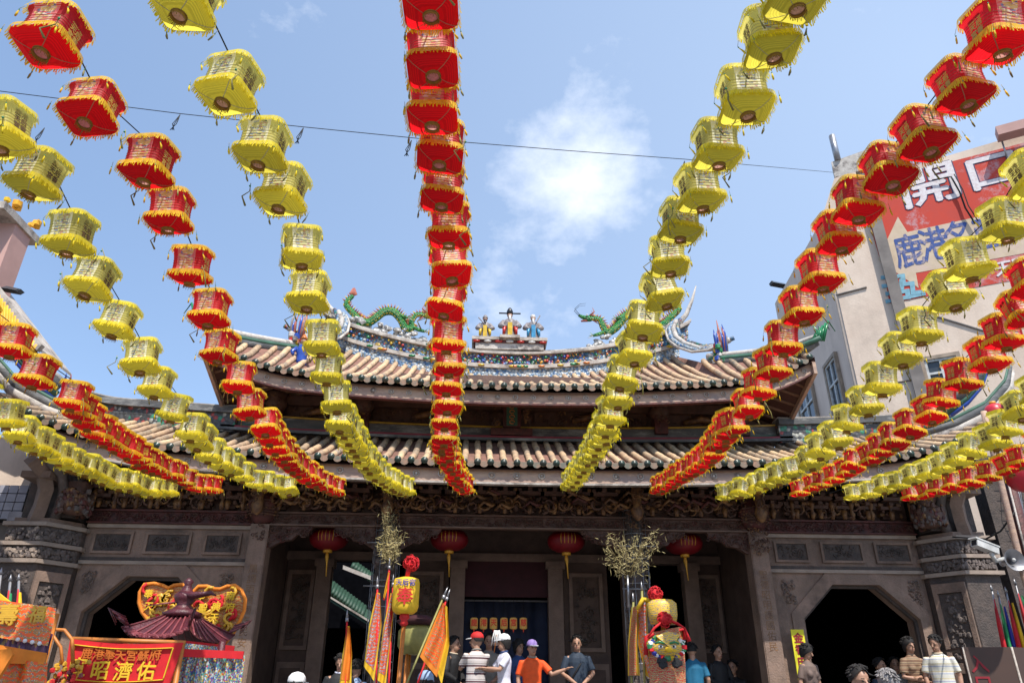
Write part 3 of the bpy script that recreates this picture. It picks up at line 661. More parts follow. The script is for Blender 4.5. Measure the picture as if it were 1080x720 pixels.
# recess behind the upper eave: wall, posts, carved boards
mb = MB(); mb.box(-5.0, 5.0, 13.1, 13.2, 5.7, 7.2, 'wood'); mb.box(-5.0, 5.0, 12.98, 13.1, 6.12, 6.2, 'wood'); mb.box(-4.9, 4.9, 12.9, 13.1, 6.42, 6.6, 'wood')
part(mb, 'recess_wall')
mb = MB()
for a, b in ((-4.2, -2.95), (-2.6, -.4), (.45, 2.6), (3.0, 4.3)):
    mb.box(a, b, 13.02, 13.1, 6.2, 6.42, 'wood'); carve(mb, a, b, 6.05, 6.45, 13.0, int((b-a)*26), .08, 'wood', 'wood_gold', .06)
    m_ = (a+b)/2; mb.tube([(m_-.35, 12.97, 6.24), (m_, 12.95, 6.33), (m_+.35, 12.97, 6.24)], [.05, .08, .05], 'wood_gold', 6)
part(mb, 'recess_carving')
for x in (-4.35, -2.75, 2.8, 4.35):
    mb = MB(); mb.box(x-.12, x+.12, 12.72, 12.95, 5.95, 6.28, 'wood_red'); mb.lathe([(.1, 0), (.16, .08), (.2, .16), (.15, .26), (.2, .36)], (x, 12.8, 6.22), 'wood', 10); carve(mb, x-.16, x+.16, 6.0, 6.6, 12.68, 26, .06, 'wood_red', 'wood_gold', .06)
    part(mb, 'recess_post')
mb = MB(); mb.box(-.16, .16, 12.62, 12.7, 5.98, 6.5, 'wood_red'); mb.box(-.1, .1, 12.595, 12.62, 6.0, 6.5, 'green_line')
for k in range(5): mb.tube([(-.04+.03*math.cos(a)*1.6+.04, 12.585, 6.06+.1*k+.035*math.sin(a)) for a in [i*.9 for i in range(7)]], .009, 'glaze_orange', 4)
mb.box(-.38, .38, 12.66, 12.9, 5.84, 5.97, 'wood_red')
for a in (-1, 1): carve(mb, a*.28-.12, a*.28+.12, 5.98, 6.5, 12.68, 24, .06, 'wood', 'wood_gold', .05)
part(mb, 'name_board')

# ---- lower storey
COLX = (-4.18, -2.08, 2.08, 4.18)
mb = MB(); mb.box(-7.0, 7.0, 12.56, 12.7, 4.31, 5.25, 'wood'); part(mb, 'bracket_wall')
# dougong brackets
def bracket(mb, x, sc=1.0):
    for k, (w_, y, z) in enumerate(((.1, 12.5, 4.36), (.2, 12.36, 4.5), (.3, 12.2, 4.62), (.42, 12.02, 4.74))):
        mb.box(x-w_*sc, x+w_*sc, y-.05, y+.05, z, z+.055, 'wood'); mb.box(x-.035, x+.035, y-.12, 12.56, z+.055, z+.11, 'wood')
        for a in (-1, 1):
            mb.box(x+a*w_*sc-.04, x+a*w_*sc+.04, y-.06, y+.06, z+.055, z+.1, 'wood_gold' if rnd.random() < .5 else 'wood')
    mb.tube([(x, 12.3, 4.32), (x, 12.3, 4.46)], [.03, .05], 'wood_gold', 6)
x = -6.85
while x < 6.9:
    if min(abs(abs(x)-2.08), abs(abs(x)-4.18)) > .25: mb = MB(); bracket(mb, x, .8); part(mb, 'bracket_set')
    x += .42
mb = MB()
carve(mb, -6.9, 6.9, 4.33, 4.75, 12.42, 520, .1, 'wood', 'wood_gold', .12); carve(mb, -4.1, 4.1, 4.33, 4.6, 12.3, 120, .12, 'wood_gold', 'wood', .1)
for k in range(42):
    x = rnd.uniform(-4, 4); z = rnd.uniform(4.35, 4.6); mb.tube([(x-.16, 12.25, z), (x-.05, 12.15, z+.09), (x+.07, 12.18, z+.03), (x+.17, 12.25, z+.08)], [.02, .035, .035, .015], 'wood_gold' if k % 3 else 'wood_red', 5)
part(mb, 'bracket_carving')
# small balusters above the frieze of the wings
for s in (-1, 1):
    for k in range(8):
        x = s*(4.5+.35*k); mb = MB(); mb.tube([(x, 12.34, 4.32), (x, 12.3, 4.4), (x, 12.33, 4.47), (x, 12.3, 4.56), (x, 12.32, 4.64)], [.03, .045, .025, .045, .03], 'wood_gold', 6); part(mb, 'small_baluster')
# frieze
for (a, b, nm, m1, m2) in ((-4.05, -2.2, 'wood', 'wood', 'wood_red'), (-1.95, 1.95, 'wood', 'wood', 'wood_red'), (2.2, 4.05, 'wood', 'wood', 'wood_red'), (-7.0, -4.32, 'wood_red', 'wood_red', 'wood'), (4.32, 7.0, 'wood_red', 'wood_red', 'wood')):
    mb = MB(); mb.box(a, b, 12.42, 12.6, 4.1, 4.31, nm); mb.box(a, b, 12.36, 12.42, 4.28, 4.31, nm); mb.box(a, b, 12.36, 12.44, 4.085, 4.105, 'interior_stone' if nm == 'wood' else nm)
    carve(mb, a, b, 4.11, 4.28, 12.41, int((b-a)*95), .04, m1, m2, .03); part(mb, 'carved_frieze')
# corner brackets under the frieze
for x, s in ((-4.05, 1), (-2.25, -1), (-1.9, 1), (1.9, -1), (2.25, 1), (4.05, -1)):
    mb = MB(); L = .72; pl = [(x, 12.42, 4.083), (x+s*L, 12.42, 4.083), (x+s*L*.9, 12.42, 3.98), (x+s*L*.68, 12.42, 3.96), (x+s*L*.55, 12.42, 3.86), (x+s*L*.3, 12.42, 3.83), (x+s*L*.1, 12.42, 3.74), (x, 12.42, 3.74)]
    mb.prism(pl, (0, .1, 0), 'wood')
    for k in range(70):
        t = rnd.random()**1.3; zz = 4.06-rnd.random()*(.32-.22*t); s_ = .045
        carve(mb, x+s*L*t-.05, x+s*L*t+.05, zz-.04, zz+.04, 12.41, 1, s_, 'wood', 'wood_red', .04)
    part(mb, 'corner_bracket')
# front columns
for i, x in enumerate(COLX):
    e = empty('column', (x, 0, 0)); e.parent = T; 
    if i in (1, 2):
        e['label'] = 'round carved dragon column'
        mb = MB(); mb.lathe([(.3, 0), (.32, .1), (.24, .22), (.17, .3), (.165, 2.9), (.2, 3.1), (.17, 3.3), (.18, 3.9)], (0, 0, 0), 'stone_dark', 18)
        mb.build('shaft', e)
        mb = MB(); hel = [(math.cos(a)*.19, math.sin(a)*.19, .45+.105*k) for k, a in enumerate([j*.42 for j in range(27)])]
        mb.tube(hel, [.03+.04*math.sin(PI*k/26) for k in range(27)], 'stone_carved', 7)
        for k in range(150):
            a = rnd.uniform(0, 6.3); z = rnd.uniform(.4, 3.2); r = .175; c = (math.cos(a)*r, math.sin(a)*r, z)
            mb.blob(c, rnd.uniform(.025, .055), 'stone_carved', (1, 1, 1.2), 6, .2)
        mb.build('carved_dragon', e)
        mb = MB(); carve(mb, -.22, .22, 3.25, 4.1, -.2, 120, .05, 'wood', 'wood_gold', .08); carve(mb, -.2, .2, 3.5, 4.2, -.12, 50, .07, 'wood_gold', 'wood', .1); mb.build('capital', e)
        mb = MB()
        for k in range(10):
            a = 2*PI*k/10; mb.tube([(math.cos(a)*.225, math.sin(a)*.225, .3), (math.cos(a)*.225, math.sin(a)*.225, 3.6)], .006, 'metal', 4)
        for z in [.4+.4*j for j in range(9)]: mb.tube([(math.cos(2*PI*k/16)*.225, math.sin(2*PI*k/16)*.225, z) for k in range(17)], .007, 'metal', 4)
        mb.tube([(-.3, -.28, 2.98), (.3, -.28, 2.98)], .012, 'metal', 4); mb.tube([(-.3, -.28, 2.3), (.1, -.28, 2.3)], .012, 'metal', 4)
        mb.build('wire_cage', e)
    else:
        e['label'] = 'square stone pillar with faint gilt writing'
        mb = MB(); mb.box(-.15, .15, -.15, .15, .2, 3.28, 'stone'); mb.box(-.22, .22, -.22, .22, 0, .2, 'stone'); mb.box(-.135, .135, -.162, -.15, .3, 3.2, 'stone'); mb.build('shaft', e)
        mb = MB(); mb.lathe([(.1, 3.28), (.17, 3.34), (.24, 3.45), (.27, 3.58), (.25, 3.68), (.16, 3.78), (.2, 3.95)], (0, -.08, 0), 'wood_red', 14, smooth=True)
        for k in range(6): mb.tube([(math.cos(2*PI*j/14)*(.255), -.08+math.sin(2*PI*j/14)*.255, 3.42+.045*k) for j in range(15)], .014, 'wood', 4)
        for k in range(90):
            a = rnd.uniform(PI, 2*PI); r = .26; mb.blob((math.cos(a)*r, -.08+math.sin(a)*r, rnd.uniform(3.36, 3.7)), rnd.uniform(.015, .03), rnd.choice(['wood', 'wood_red', 'wood_gold']), (1, 1, 1), 5, .2)
        carve(mb, -.2, .2, 2.85, 3.35, -.2, 60, .05, 'wood', 'wood_gold', .06) if x > 0 else carve(mb, -.12, .12, 3.0, 3.3, -.17, 20, .04, 'wood', 'wood_red', .04)
        mb.build('capital', e)
        me = glyphs('\n'.join('聖德昭明護國佑民' if x > 0 else '風調雨順國泰民安'), .15, 'wood_gold', extrude=.001)
        put = bpy.data.objects.new('inscription', me); COL.objects.link(put); put.parent = e; put.rotation_euler = (R(90), 0, 0); put.location = (0, -.164, 2.0)
# hanging carved posts in front of the bracket zone
for x in COLX+(0,):
    mb = MB(); mb.lathe([(.02, 4.18), (.08, 4.24), (.11, 4.34), (.07, 4.44), (.09, 4.6), (.07, 4.85)], (x, 12.05, 0), 'wood_gold', 10) if x else None
    if x: carve(mb, x-.12, x+.12, 4.3, 4.85, 11.98, 24, .05, 'wood', 'wood_gold', .04); part(mb, 'hanging_post')

# stone wings with an octagonal gate
for s in (-1, 1):
    e = empty('stone_wing', (0, 12.5, 0)); e.parent = T; e.location = (0, 0, -FLOOR)
    y0, y1 = -.02, .38
    def P(x, z): return (s*x, y0, z)
    mb = MB()
    mb.prism([P(4.33, 3.55), P(7.0, 3.55), P(7.0, 4.08), P(4.33, 4.08)], (0, .4, 0), 'stone')
    OX = (4.81, 5.39, 6.19, 6.77); OZ = (2.72, 3.26)
    mb.prism([P(4.33, OZ[1]), P(7.0, OZ[1]), P(7.0, 3.5), P(4.33, 3.5)], (0, .4, 0), 'stone')
    mb.prism([P(4.33, OZ[1]), P(4.33, OZ[0]), P(OX[0], OZ[0]), P(OX[1], OZ[1])], (0, .4, 0), 'stone')
    mb.prism([P(7.0, OZ[1]), P(OX[2], OZ[1]), P(OX[3], OZ[0]), P(7.0, OZ[0])], (0, .4, 0), 'stone')
    mb.prism([P(4.33, OZ[0]), P(4.33, FLOOR), P(OX[0], FLOOR), P(OX[0], OZ[0])], (0, .4, 0), 'stone')
    mb.prism([P(7.0, OZ[0]), P(OX[3], OZ[0]), P(OX[3], FLOOR), P(7.0, FLOOR)], (0, .4, 0), 'stone')
    mb.build('wall', e)
    mb = MB()   # raised flat architrave around the gate, and inner lip
    def band(o, i, ya, yb, m):
        out = [(OX[0]-o, FLOOR), (OX[0]-o, OZ[0]+o*.4), (OX[1]-o*.4, OZ[1]+o), (OX[2]+o*.4, OZ[1]+o), (OX[3]+o, OZ[0]+o*.4), (OX[3]+o, FLOOR)]
        inn = [(OX[0]-i, FLOOR), (OX[0]-i, OZ[0]+i*.4), (OX[1]-i*.4, OZ[1]+i), (OX[2]+i*.4, OZ[1]+i), (OX[3]+i, OZ[0]+i*.4), (OX[3]+i, FLOOR)]
        for k in range(5):
            mb.prism([(s*out[k][0], ya, out[k][1]), (s*out[k+1][0], ya, out[k+1][1]), (s*inn[k+1][0], ya, inn[k+1][1]), (s*inn[k][0], ya, inn[k][1])], (0, yb-ya, 0), m)
    band(.2, .0, -.045, -.022, 'stone_light' if 0 else 'stone'); band(.0, -.05, .06, .12, 'stone_dark')
    mb.build('gate_surround', e)
    mb = MB(); mb.box(min(s*4.33, s*7), max(s*4.33, s*7), -.06, .3, 3.5, 3.55, 'stone_dark'); mb.box(min(s*4.33, s*7), max(s*4.33, s*7), -.07, -.022, 3.44, 3.495, 'stone_light')
    mb.box(min(s*4.33, s*7), max(s*4.33, s*7), -.08, -.022, 4.02, 4.08, 'stone_light'); mb.build('moulding', e)
    for c, hw in ((4.78, .26), (5.66, .33), (6.55, .28)):
        mb = MB(); a, b = s*c-hw, s*c+hw; mb.box(a, b, -.035, -.022, 3.65, 3.92, 'stone_dark')
        for q in ((a-.04, a, 3.61, 3.96), (b, b+.04, 3.61, 3.96), (a, b, 3.61, 3.65), (a, b, 3.92, 3.96)): mb.box(q[0], q[1], -.06, -.022, q[2], q[3], 'stone')
        carve(mb, a+.03, b-.03, 3.68, 3.9, -.035, 34, .045, 'stone_dark', None, .015); mb.build('relief_panel', e)
    mb = MB()
    for cx, cz in ((4.62, 3.12), (6.9-.12, 3.12)):
        for k in range(60):
            t = rnd.random(); q = rnd.random(); carve(mb, s*cx-.13, s*cx+.13, cz-.22+.1*q, cz+.22, -.03, 1, .045, 'stone', 'stone_carved', .02)
    mb.build('corner_relief', e)
# projecting end piers
for s in (-1, 1):
    e = empty('corner_pier', (0, 0, -FLOOR)); e.parent = T; e.location = (0, -12.5, -FLOOR)
    fp = [(7.0, 12.55), (7.0, 12.35), (7.35, 11.9), (7.95, 11.9), (7.95, 12.9), (7.0, 12.9)]
    def slab(z0, z1, g, m):
        cx, cy = 7.5, 12.4; poly = [(s*(cx+(x-cx)*(1+g)), cy+(y-cy)*(1+g*1.2), z0) for x, y in fp]; mb.prism(poly, (0, 0, z1-z0), m)
    mb = MB(); slab(FLOOR, 3.36, -.02, 'stone_dark'); slab(3.42, 3.62, -.02, 'stone_carved'); slab(3.68, 3.92, -.02, 'stone_carved'); slab(3.98, 4.06, -.1, 'stone'); mb.build('shaft', e)
    for z in (3.36, 3.62, 3.92):
        mb = MB(); slab(z, z+.06, .1, 'stone_light'); mb.build('ledge', e)
    mb = MB()
    for z0, z1 in ((3.43, 3.61), (3.69, 3.91)):
        for k in range(70):
            x = rnd.uniform(7.38, 7.9); mb.blob((s*x, 11.88, rnd.uniform(z0+.02, z1-.03)), rnd.uniform(.02, .04), 'stone_light' if rnd.random() < .4 and s < 0 else 'stone_carved', (1, 1, 1.2), 6, .25)
            t = rnd.random(); mb.blob((s*(7.02+.33*t), 12.33-.45*t-.01, rnd.uniform(z0+.02, z1-.03)), rnd.uniform(.02, .04), 'stone_carved', (1, 1, 1.2), 6, .25)
    for k in range(160):
        x = rnd.uniform(7.4, 7.88); mb.blob((s*x, 11.91, rnd.uniform(1.5, 3.25)), rnd.uniform(.015, .035), 'stone_carved', (1, .6, 1.2), 6, .25) if s < 0 else None
    mb.build('carved_figures', e)
    # framed relief on the diagonal face
    d = Vector((s*.35, -.45, 0)).normalized(); nrm = Vector((-s*.45, -.35, 0)).normalized(); o = Vector((s*7.0, 12.35, 0))+nrm*.0
    mb = MB()
    def dq(t0, t1, z0, z1, pr, m):
        a = o+d*t0; b = o+d*t1; mb.prism([a+Vector((0, 0, z0))-nrm*.01, b+Vector((0, 0, z0))-nrm*.01, b+Vector((0, 0, z1))-nrm*.01, a+Vector((0, 0, z1))-nrm*.01], nrm*(pr+.01), m)
    dq(.03, .1, 1.2, 3.25, .045, 'stone'); dq(.47, .54, 1.2, 3.25, .045, 'stone'); dq(.1, .47, 3.1, 3.25, .045, 'stone'); dq(.1, .47, 1.9, 2.05, .045, 'stone'); dq(.1, .47, 2.06, 3.09, .012, 'stone_dark')
    for k in range(60):
        c = o+d*rnd.uniform(.14, .43)+nrm*.015; mb.blob((c.x, c.y, rnd.uniform(2.1, 3.05)), rnd.uniform(.02, .045), 'stone_carved', (1, 1, 1.2), 6, .25)
    mb.build('framed_relief', e)
    # lotus basket, curved bracket and dark scroll above
    mb = MB(); mb.lathe([(.08, 0), (.2, .05), (.25, .16), (.22, .3), (.14, .38), (.2, .5)], (s*7.05, 12.0, 4.12), 'wood', 14)
    for k in range(170):
        a = rnd.uniform(0, 2*PI); mb.blob((s*7.05+math.cos(a)*.235, 12.0+math.sin(a)*.225, 4.14+rnd.uniform(0, .34)), rnd.uniform(.02, .045), rnd.choice(['wood', 'wood', 'wood_red', 'wood_gold', 'stone_carved']), (1, 1, 1.3), 6, .25)
    mb.build('lotus_basket', e)
    mb = MB(); q = [(7.62, 12.0, 4.0), (7.56, 11.95, 4.25), (7.5, 11.85, 4.5), (7.52, 11.7, 4.72), (7.6, 11.4, 4.85)]
    mb.tube([(s*a, b, c) for a, b, c in q], [.13, .12, .13, .14, .12], 'stone', 4, smooth=False); mb.tube([(s*(a-.24), b+.1, c) for a, b, c in q], .08, 'stone_carved', 6)
    mb.box(min(s*7.35, s*7.8), max(s*7.35, s*7.8), 11.6, 12.1, 4.62, 4.72, 'stone'); mb.box(min(s*7.1, s*7.9), max(s*7.1, s*7.9), 12.1, 12.9, 4.1, 5.2, 'stone_dark'); mb.build('eave_bracket', e)
# interior: inner screen wall at y=14.6
mb = MB()
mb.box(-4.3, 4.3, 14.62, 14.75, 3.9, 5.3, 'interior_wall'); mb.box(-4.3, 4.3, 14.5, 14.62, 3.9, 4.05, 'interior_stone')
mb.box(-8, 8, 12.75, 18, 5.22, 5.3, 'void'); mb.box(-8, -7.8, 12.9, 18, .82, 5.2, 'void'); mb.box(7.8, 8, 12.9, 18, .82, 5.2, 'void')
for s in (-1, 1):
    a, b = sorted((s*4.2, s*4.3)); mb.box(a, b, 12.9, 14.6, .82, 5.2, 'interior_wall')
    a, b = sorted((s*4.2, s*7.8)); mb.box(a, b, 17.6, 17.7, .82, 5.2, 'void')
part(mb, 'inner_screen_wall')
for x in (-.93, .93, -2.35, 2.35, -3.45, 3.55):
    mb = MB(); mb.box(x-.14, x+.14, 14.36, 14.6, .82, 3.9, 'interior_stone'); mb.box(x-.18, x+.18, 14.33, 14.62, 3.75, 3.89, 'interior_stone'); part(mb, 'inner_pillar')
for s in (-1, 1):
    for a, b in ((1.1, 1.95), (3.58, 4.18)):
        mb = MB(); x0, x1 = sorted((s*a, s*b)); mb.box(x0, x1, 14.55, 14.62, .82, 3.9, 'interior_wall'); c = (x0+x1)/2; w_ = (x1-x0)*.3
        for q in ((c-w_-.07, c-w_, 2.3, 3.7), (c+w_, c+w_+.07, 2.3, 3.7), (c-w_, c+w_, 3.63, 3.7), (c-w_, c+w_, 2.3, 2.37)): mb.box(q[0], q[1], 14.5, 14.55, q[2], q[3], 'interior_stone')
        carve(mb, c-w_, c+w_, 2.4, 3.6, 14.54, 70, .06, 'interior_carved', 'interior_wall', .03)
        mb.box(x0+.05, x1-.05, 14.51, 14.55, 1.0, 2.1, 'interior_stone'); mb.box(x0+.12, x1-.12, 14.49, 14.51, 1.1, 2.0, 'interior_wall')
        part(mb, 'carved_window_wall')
mb = MB(); mb.box(-.79, .79, 14.5, 14.58, 3.25, 3.9, 'dark_red_cloth'); part(mb, 'door_valance')
zb_ = at(535, 634, 15.3).z; mb = MB(); mb.grid(lambda a, b: (-1.0+2.0*a, 15.4+.03*math.sin(a*40), .82+(zb_-.82)*b), 80, 2, 'backdrop_blue'); mb.box(-1.0, 1.0, 15.3, 15.34, zb_, zb_+.03, 'metal'); part(mb, 'inner_blue_backdrop')  # added backdrop with the interior's dim blue glow in its colour
xa, xb = at(345, 630, 18).x, at(400, 630, 18).x; za, zb = at(370, 662, 18).z, at(370, 592, 18).z
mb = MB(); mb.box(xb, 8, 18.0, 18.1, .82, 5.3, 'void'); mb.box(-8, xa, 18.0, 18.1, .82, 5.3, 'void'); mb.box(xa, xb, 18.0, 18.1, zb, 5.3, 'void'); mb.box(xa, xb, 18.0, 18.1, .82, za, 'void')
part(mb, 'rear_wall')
# courtyard hall with green tiled roof seen through the left doorway
e = empty('courtyard_pavilion', (-5.2, 22, 0), label='green tiled courtyard roof seen through the left doorway', cat='pavilion')
mb = MB(); A = at(352, 625, 22)-Vector((-5.2, 22, 0)); B = at(392, 655, 22)-Vector((-5.2, 22, 0))
for k in range(14):
    p = A.lerp(B, k/13)-Vector((.3, 0, -.15)); mb.tube([p, p+Vector((0, .5, .3))], .07, 'green_tile', 6)
mb.prism([A-Vector((.4, 0, -.05)), B+Vector((.3, 0, -.2)), B+Vector((.3, .5, .1)), A+Vector((-.4, .5, .35))], (0, 0, -.1), 'green_tile')
A2 = at(372, 598, 24)-Vector((-5.2, 22, 0)); B2 = at(392, 612, 24)-Vector((-5.2, 22, 0))
for k in range(8):
    p = A2.lerp(B2, k/7); mb.tube([p, p+Vector((0, .35, .2))], .08, 'green_tile', 6)
mb.build('roof', e)
mb = MB(); mb.prism([A-Vector((.4, .04, -.03)), B+Vector((.3, -.04, -.22)), B+Vector((.3, -.04, -.16)), A+Vector((-.4, -.04, .08))], (0, .05, 0), 'grime_rail'); mb.prism([A2-Vector((.3, .04, .06)), B2+Vector((.3, -.04, -.1)), B2+Vector((.3, -.04, .02)), A2+Vector((-.3, -.04, .06))], (0, .05, 0), 'grime_rail'); mb.build('eave_trim', e)
mb = MB(); mb.box(-4.2, 4.6, 3.2, 6, .004, 12, 'void'); mb.build('wall', e)  # added black backdrop, its colour stands in for the dark interior

# ------------------------------------------------------------------ hanging fringed lanterns
def rsq(w_, r, z, n=3):
    h = w_/2; out = []
    for cx, cy, a0 in ((h-r, h-r, 0), (-h+r, h-r, 90), (-h+r, -h+r, 180), (h-r, -h+r, 270)):
        for k in range(n+1):
            a = R(a0+90*k/n); out.append(Vector((cx+r*math.cos(a), cy+r*math.sin(a), z)))
    return out
def ring_faces(n, rows): return [(i*n+k, i*n+(k+1) % n, (i+1)*n+(k+1) % n, (i+1)*n+k) for i in range(rows-1) for k in range(n)]
def fringe(mb, loop, L, m, step=.0062, seed=1):
    rr = random.Random(seed); n = len(loop)
    for i in range(n):
        a, b = loop[i], loop[(i+1) % n]; d = b-a; K = max(1, int(d.length/step)); nrm = Vector((d.y, -d.x, 0)).normalized()
        for k in range(K):
            p = a+d*(k/K); q = a+d*((k+.86)/K); l = L*rr.uniform(.6, 1.15); o = nrm*rr.uniform(-.002, .014); j = d.normalized()*rr.uniform(-.006, .006)
            t = Vector((0, 0, .010))
            mb.add([p+t+nrm*.002, q+t+nrm*.002, q+nrm*.004-Vector((0, 0, l*.3)), p+nrm*.004-Vector((0, 0, l*.3)), p+o+j-Vector((0, 0, l)), q+o+j-Vector((0, 0, l))], [(0, 1, 2, 3), (3, 2, 5, 4)], m)
def lantern_parts(c, side_me):
    P = {}
    def g(n): return P.setdefault(n, MB())
    def rs(w_, r, z, n=3): return [Vector((p.x, p.y*.88, p.z)) for p in rsq(w_, r, z, n)]
    mb = g('shade')
    rows = [rs(.22, .05, .006), rs(.238, .05, -.014), rs(.214, .044, -.028), rs(.2, .04, -.085), rs(.2, .04, -.14), rs(.218, .044, -.186)]
    n = len(rows[0]); vs = [p for r_ in rows for p in r_]
    fs = ring_faces(n, len(rows)); front = []; sides = []
    for f in fs:
        k = f[0] % n
        (front if k in (11, 3) else sides).append(f)
    mb.add(vs, sides, 'side_'+c, True); mb.add(vs, front, 'front_'+c)
    # bamboo hoops showing through the gauze
    for z in (-.045, -.063, -.081, -.099, -.117, -.135, -.153):
        L_ = rs(.2035, .041, z); mb.tube(L_+[L_[0]], .0011, 'hoop_'+c, 3, caps=False)
    mb = g('base_pan')
    rows = [rs(.25, .05, -.19), rs(.244, .05, -.203), rs(.205, .045, -.221), rs(.14, .036, -.234), rs(.076, .034, -.238)]
    for i in range(4): # four ribbed gores, seams at the corners
        mb.add([p for r_ in (rows[i], rows[i+1]) for p in r_], ring_faces(n, 2), 'pan_'+c)
    for k in (1, 5, 9, 13):
        mb.tube([rows[i][k]+Vector((0, 0, -.001)) for i in range(5)], .0022, 'hoop_'+c, 3, caps=False)
    rows = [rs(.25, .05, -.19), rs(.218, .044, -.186)]; mb.add([p for r_ in rows for p in r_], ring_faces(n, 2), 'side_'+c)
    mb = g('collar'); K = 14
    mb.lathe([(.034, -.235), (.035, -.258)], (0, 0, 0), 'collar', K, caps=False); mb.lathe([(.033, -.238), (.0, -.233)], (0, 0, 0), 'collar_inner', K, caps=False)
    mb.tube([(.035*math.cos(2*PI*k/K), .035*math.sin(2*PI*k/K), -.239) for k in range(K+1)], .004, 'collar', 5)
    for k in range(30):
        a = 2*PI*k/30; mb.tube([(.035*math.cos(a), .035*math.sin(a), -.255), (.038*math.cos(a+.1), .038*math.sin(a+.1), -.27-.008*math.sin(k*2.7))], .0018, 'collar', 3, caps=False)
    fringe(g('upper_fringe'), rs(.242, .052, -.002, 5), .031, 'fringe_'+c, seed=3)
    fringe(g('lower_fringe'), rs(.255, .055, -.181, 5), .037, 'fringe_'+c, seed=5)
    for q, (x, y) in enumerate(((-.118, -.104), (.118, -.104), (.118, .104), (-.118, .104))):
        mb = g('tassel%d' % q); w1 = rnd.uniform(-.02, .02)
        if q != 2:
            mb.tube([(x*.95, y*.95, -.02), (x*1.02, y*1.02, -.055)], .0012, 'ribbon', 3); mb.blob((x, y, -.06), .004, 'bead', n=6); mb.tube([(x, y, -.062), (x+w1, y, -.085), (x+w1*1.5, y, -.105)], [.002, .006, .005], 'fringe_'+c, 4)
        X, Y_ = x*1.12, y*1.1
        X, Y_ = x*1.08, y*1.06
        mb.tube([(X, Y_, -.182), (X+w1*.5, Y_, -.212)], .0012, 'ribbon', 3); mb.blob((X+w1*.5, Y_, -.215), .004, 'bead', n=6); mb.tube([(X+w1*.5, Y_, -.217), (X+w1*.9, Y_, -.24), (X+w1*1.5, Y_, -.262)], [.002, .006, .004], 'fringe_'+c if q < 2 else 'ribbon', 4)
    return P
LET = {}
for c in ('red', 'yellow'):
    LET[c] = glyphs('鹿港\n天后\n宮香', .038, 'ink_brown' if c == 'yellow' else 'ink_gold', extrude=.0004, bold=.0012)
def make_protos(c):
    P = lantern_parts(c, None)
    meshes = {k: v.mesh(k.rstrip('0123456789')) for k, v in P.items()}
    one = MB()
    for k, v in P.items():
        o = len(one.v); one.v += v.v
        for f, m_, s_ in zip(v.f, v.m, v.sm): one.f.append(tuple(i+o for i in f)); one.m.append(one.mi(v.mats[m_])); one.sm.append(s_)
    # side lettering into the merged mesh
    for sx in (-1, 1):
        rot = Matrix.Rotation(R(90)*sx, 4, 'Z') @ Matrix.Rotation(R(90), 4, 'X')
        me = LET[c]; vs = [rot @ v.co+Vector((sx*.103, 0, -.09)) for v in me.vertices]
        one.add(vs, [tuple(p.vertices) for p in me.polygons], 'ink_brown' if c == 'yellow' else 'ink_gold')
    return meshes, one.mesh('fringed_lantern')
PROTO = {c: make_protos(c) for c in ('red', 'yellow')}
def place_lantern(c, p, yaw, tilt, sc, label, group, detailed):
    if not detailed:
        o = bpy.data.objects.new('fringed_lantern', PROTO[c][1]); COL.objects.link(o)
    else:
        o = bpy.data.objects.new('fringed_lantern', None); COL.objects.link(o)
        for k, me in PROTO[c][0].items():
            ch = bpy.data.objects.new(k.rstrip('0123456789'), me); COL.objects.link(ch); ch.parent = o
        for sx in (-1, 1):
            ch = bpy.data.objects.new('lettering', LET[c]); COL.objects.link(ch); ch.parent = o; ch.location = (sx*.103, 0, -.09)
            ch.rotation_euler = (R(90), 0, R(90)*sx)
        if rnd.random() < .7:
            me = RIB[rnd.randrange(4)]; ch = bpy.data.objects.new('ribbon', me); COL.objects.link(ch); ch.parent = o; ch.location = (rnd.choice((-1, 1))*.13, rnd.choice((-.12, .12)), -.15)
    o.location = p; o.rotation_euler = (tilt[0], tilt[1], yaw); o.scale = (sc,)*3
    return tag(o, label, 'lantern', group)
RIB = []
for k in range(4):
    mb = MB(); mb.tube([(0, 0, 0), (.01*(k-1), .01, -.05), (.03*(k-2), 0, -.09), (.02*(k-1), .01, -.15)], [.002, .003, .004, .006], 'ribbon', 4); mb.blob((0, 0, -.02), .006, 'bead'); RIB.append(mb.mesh('ribbon'))

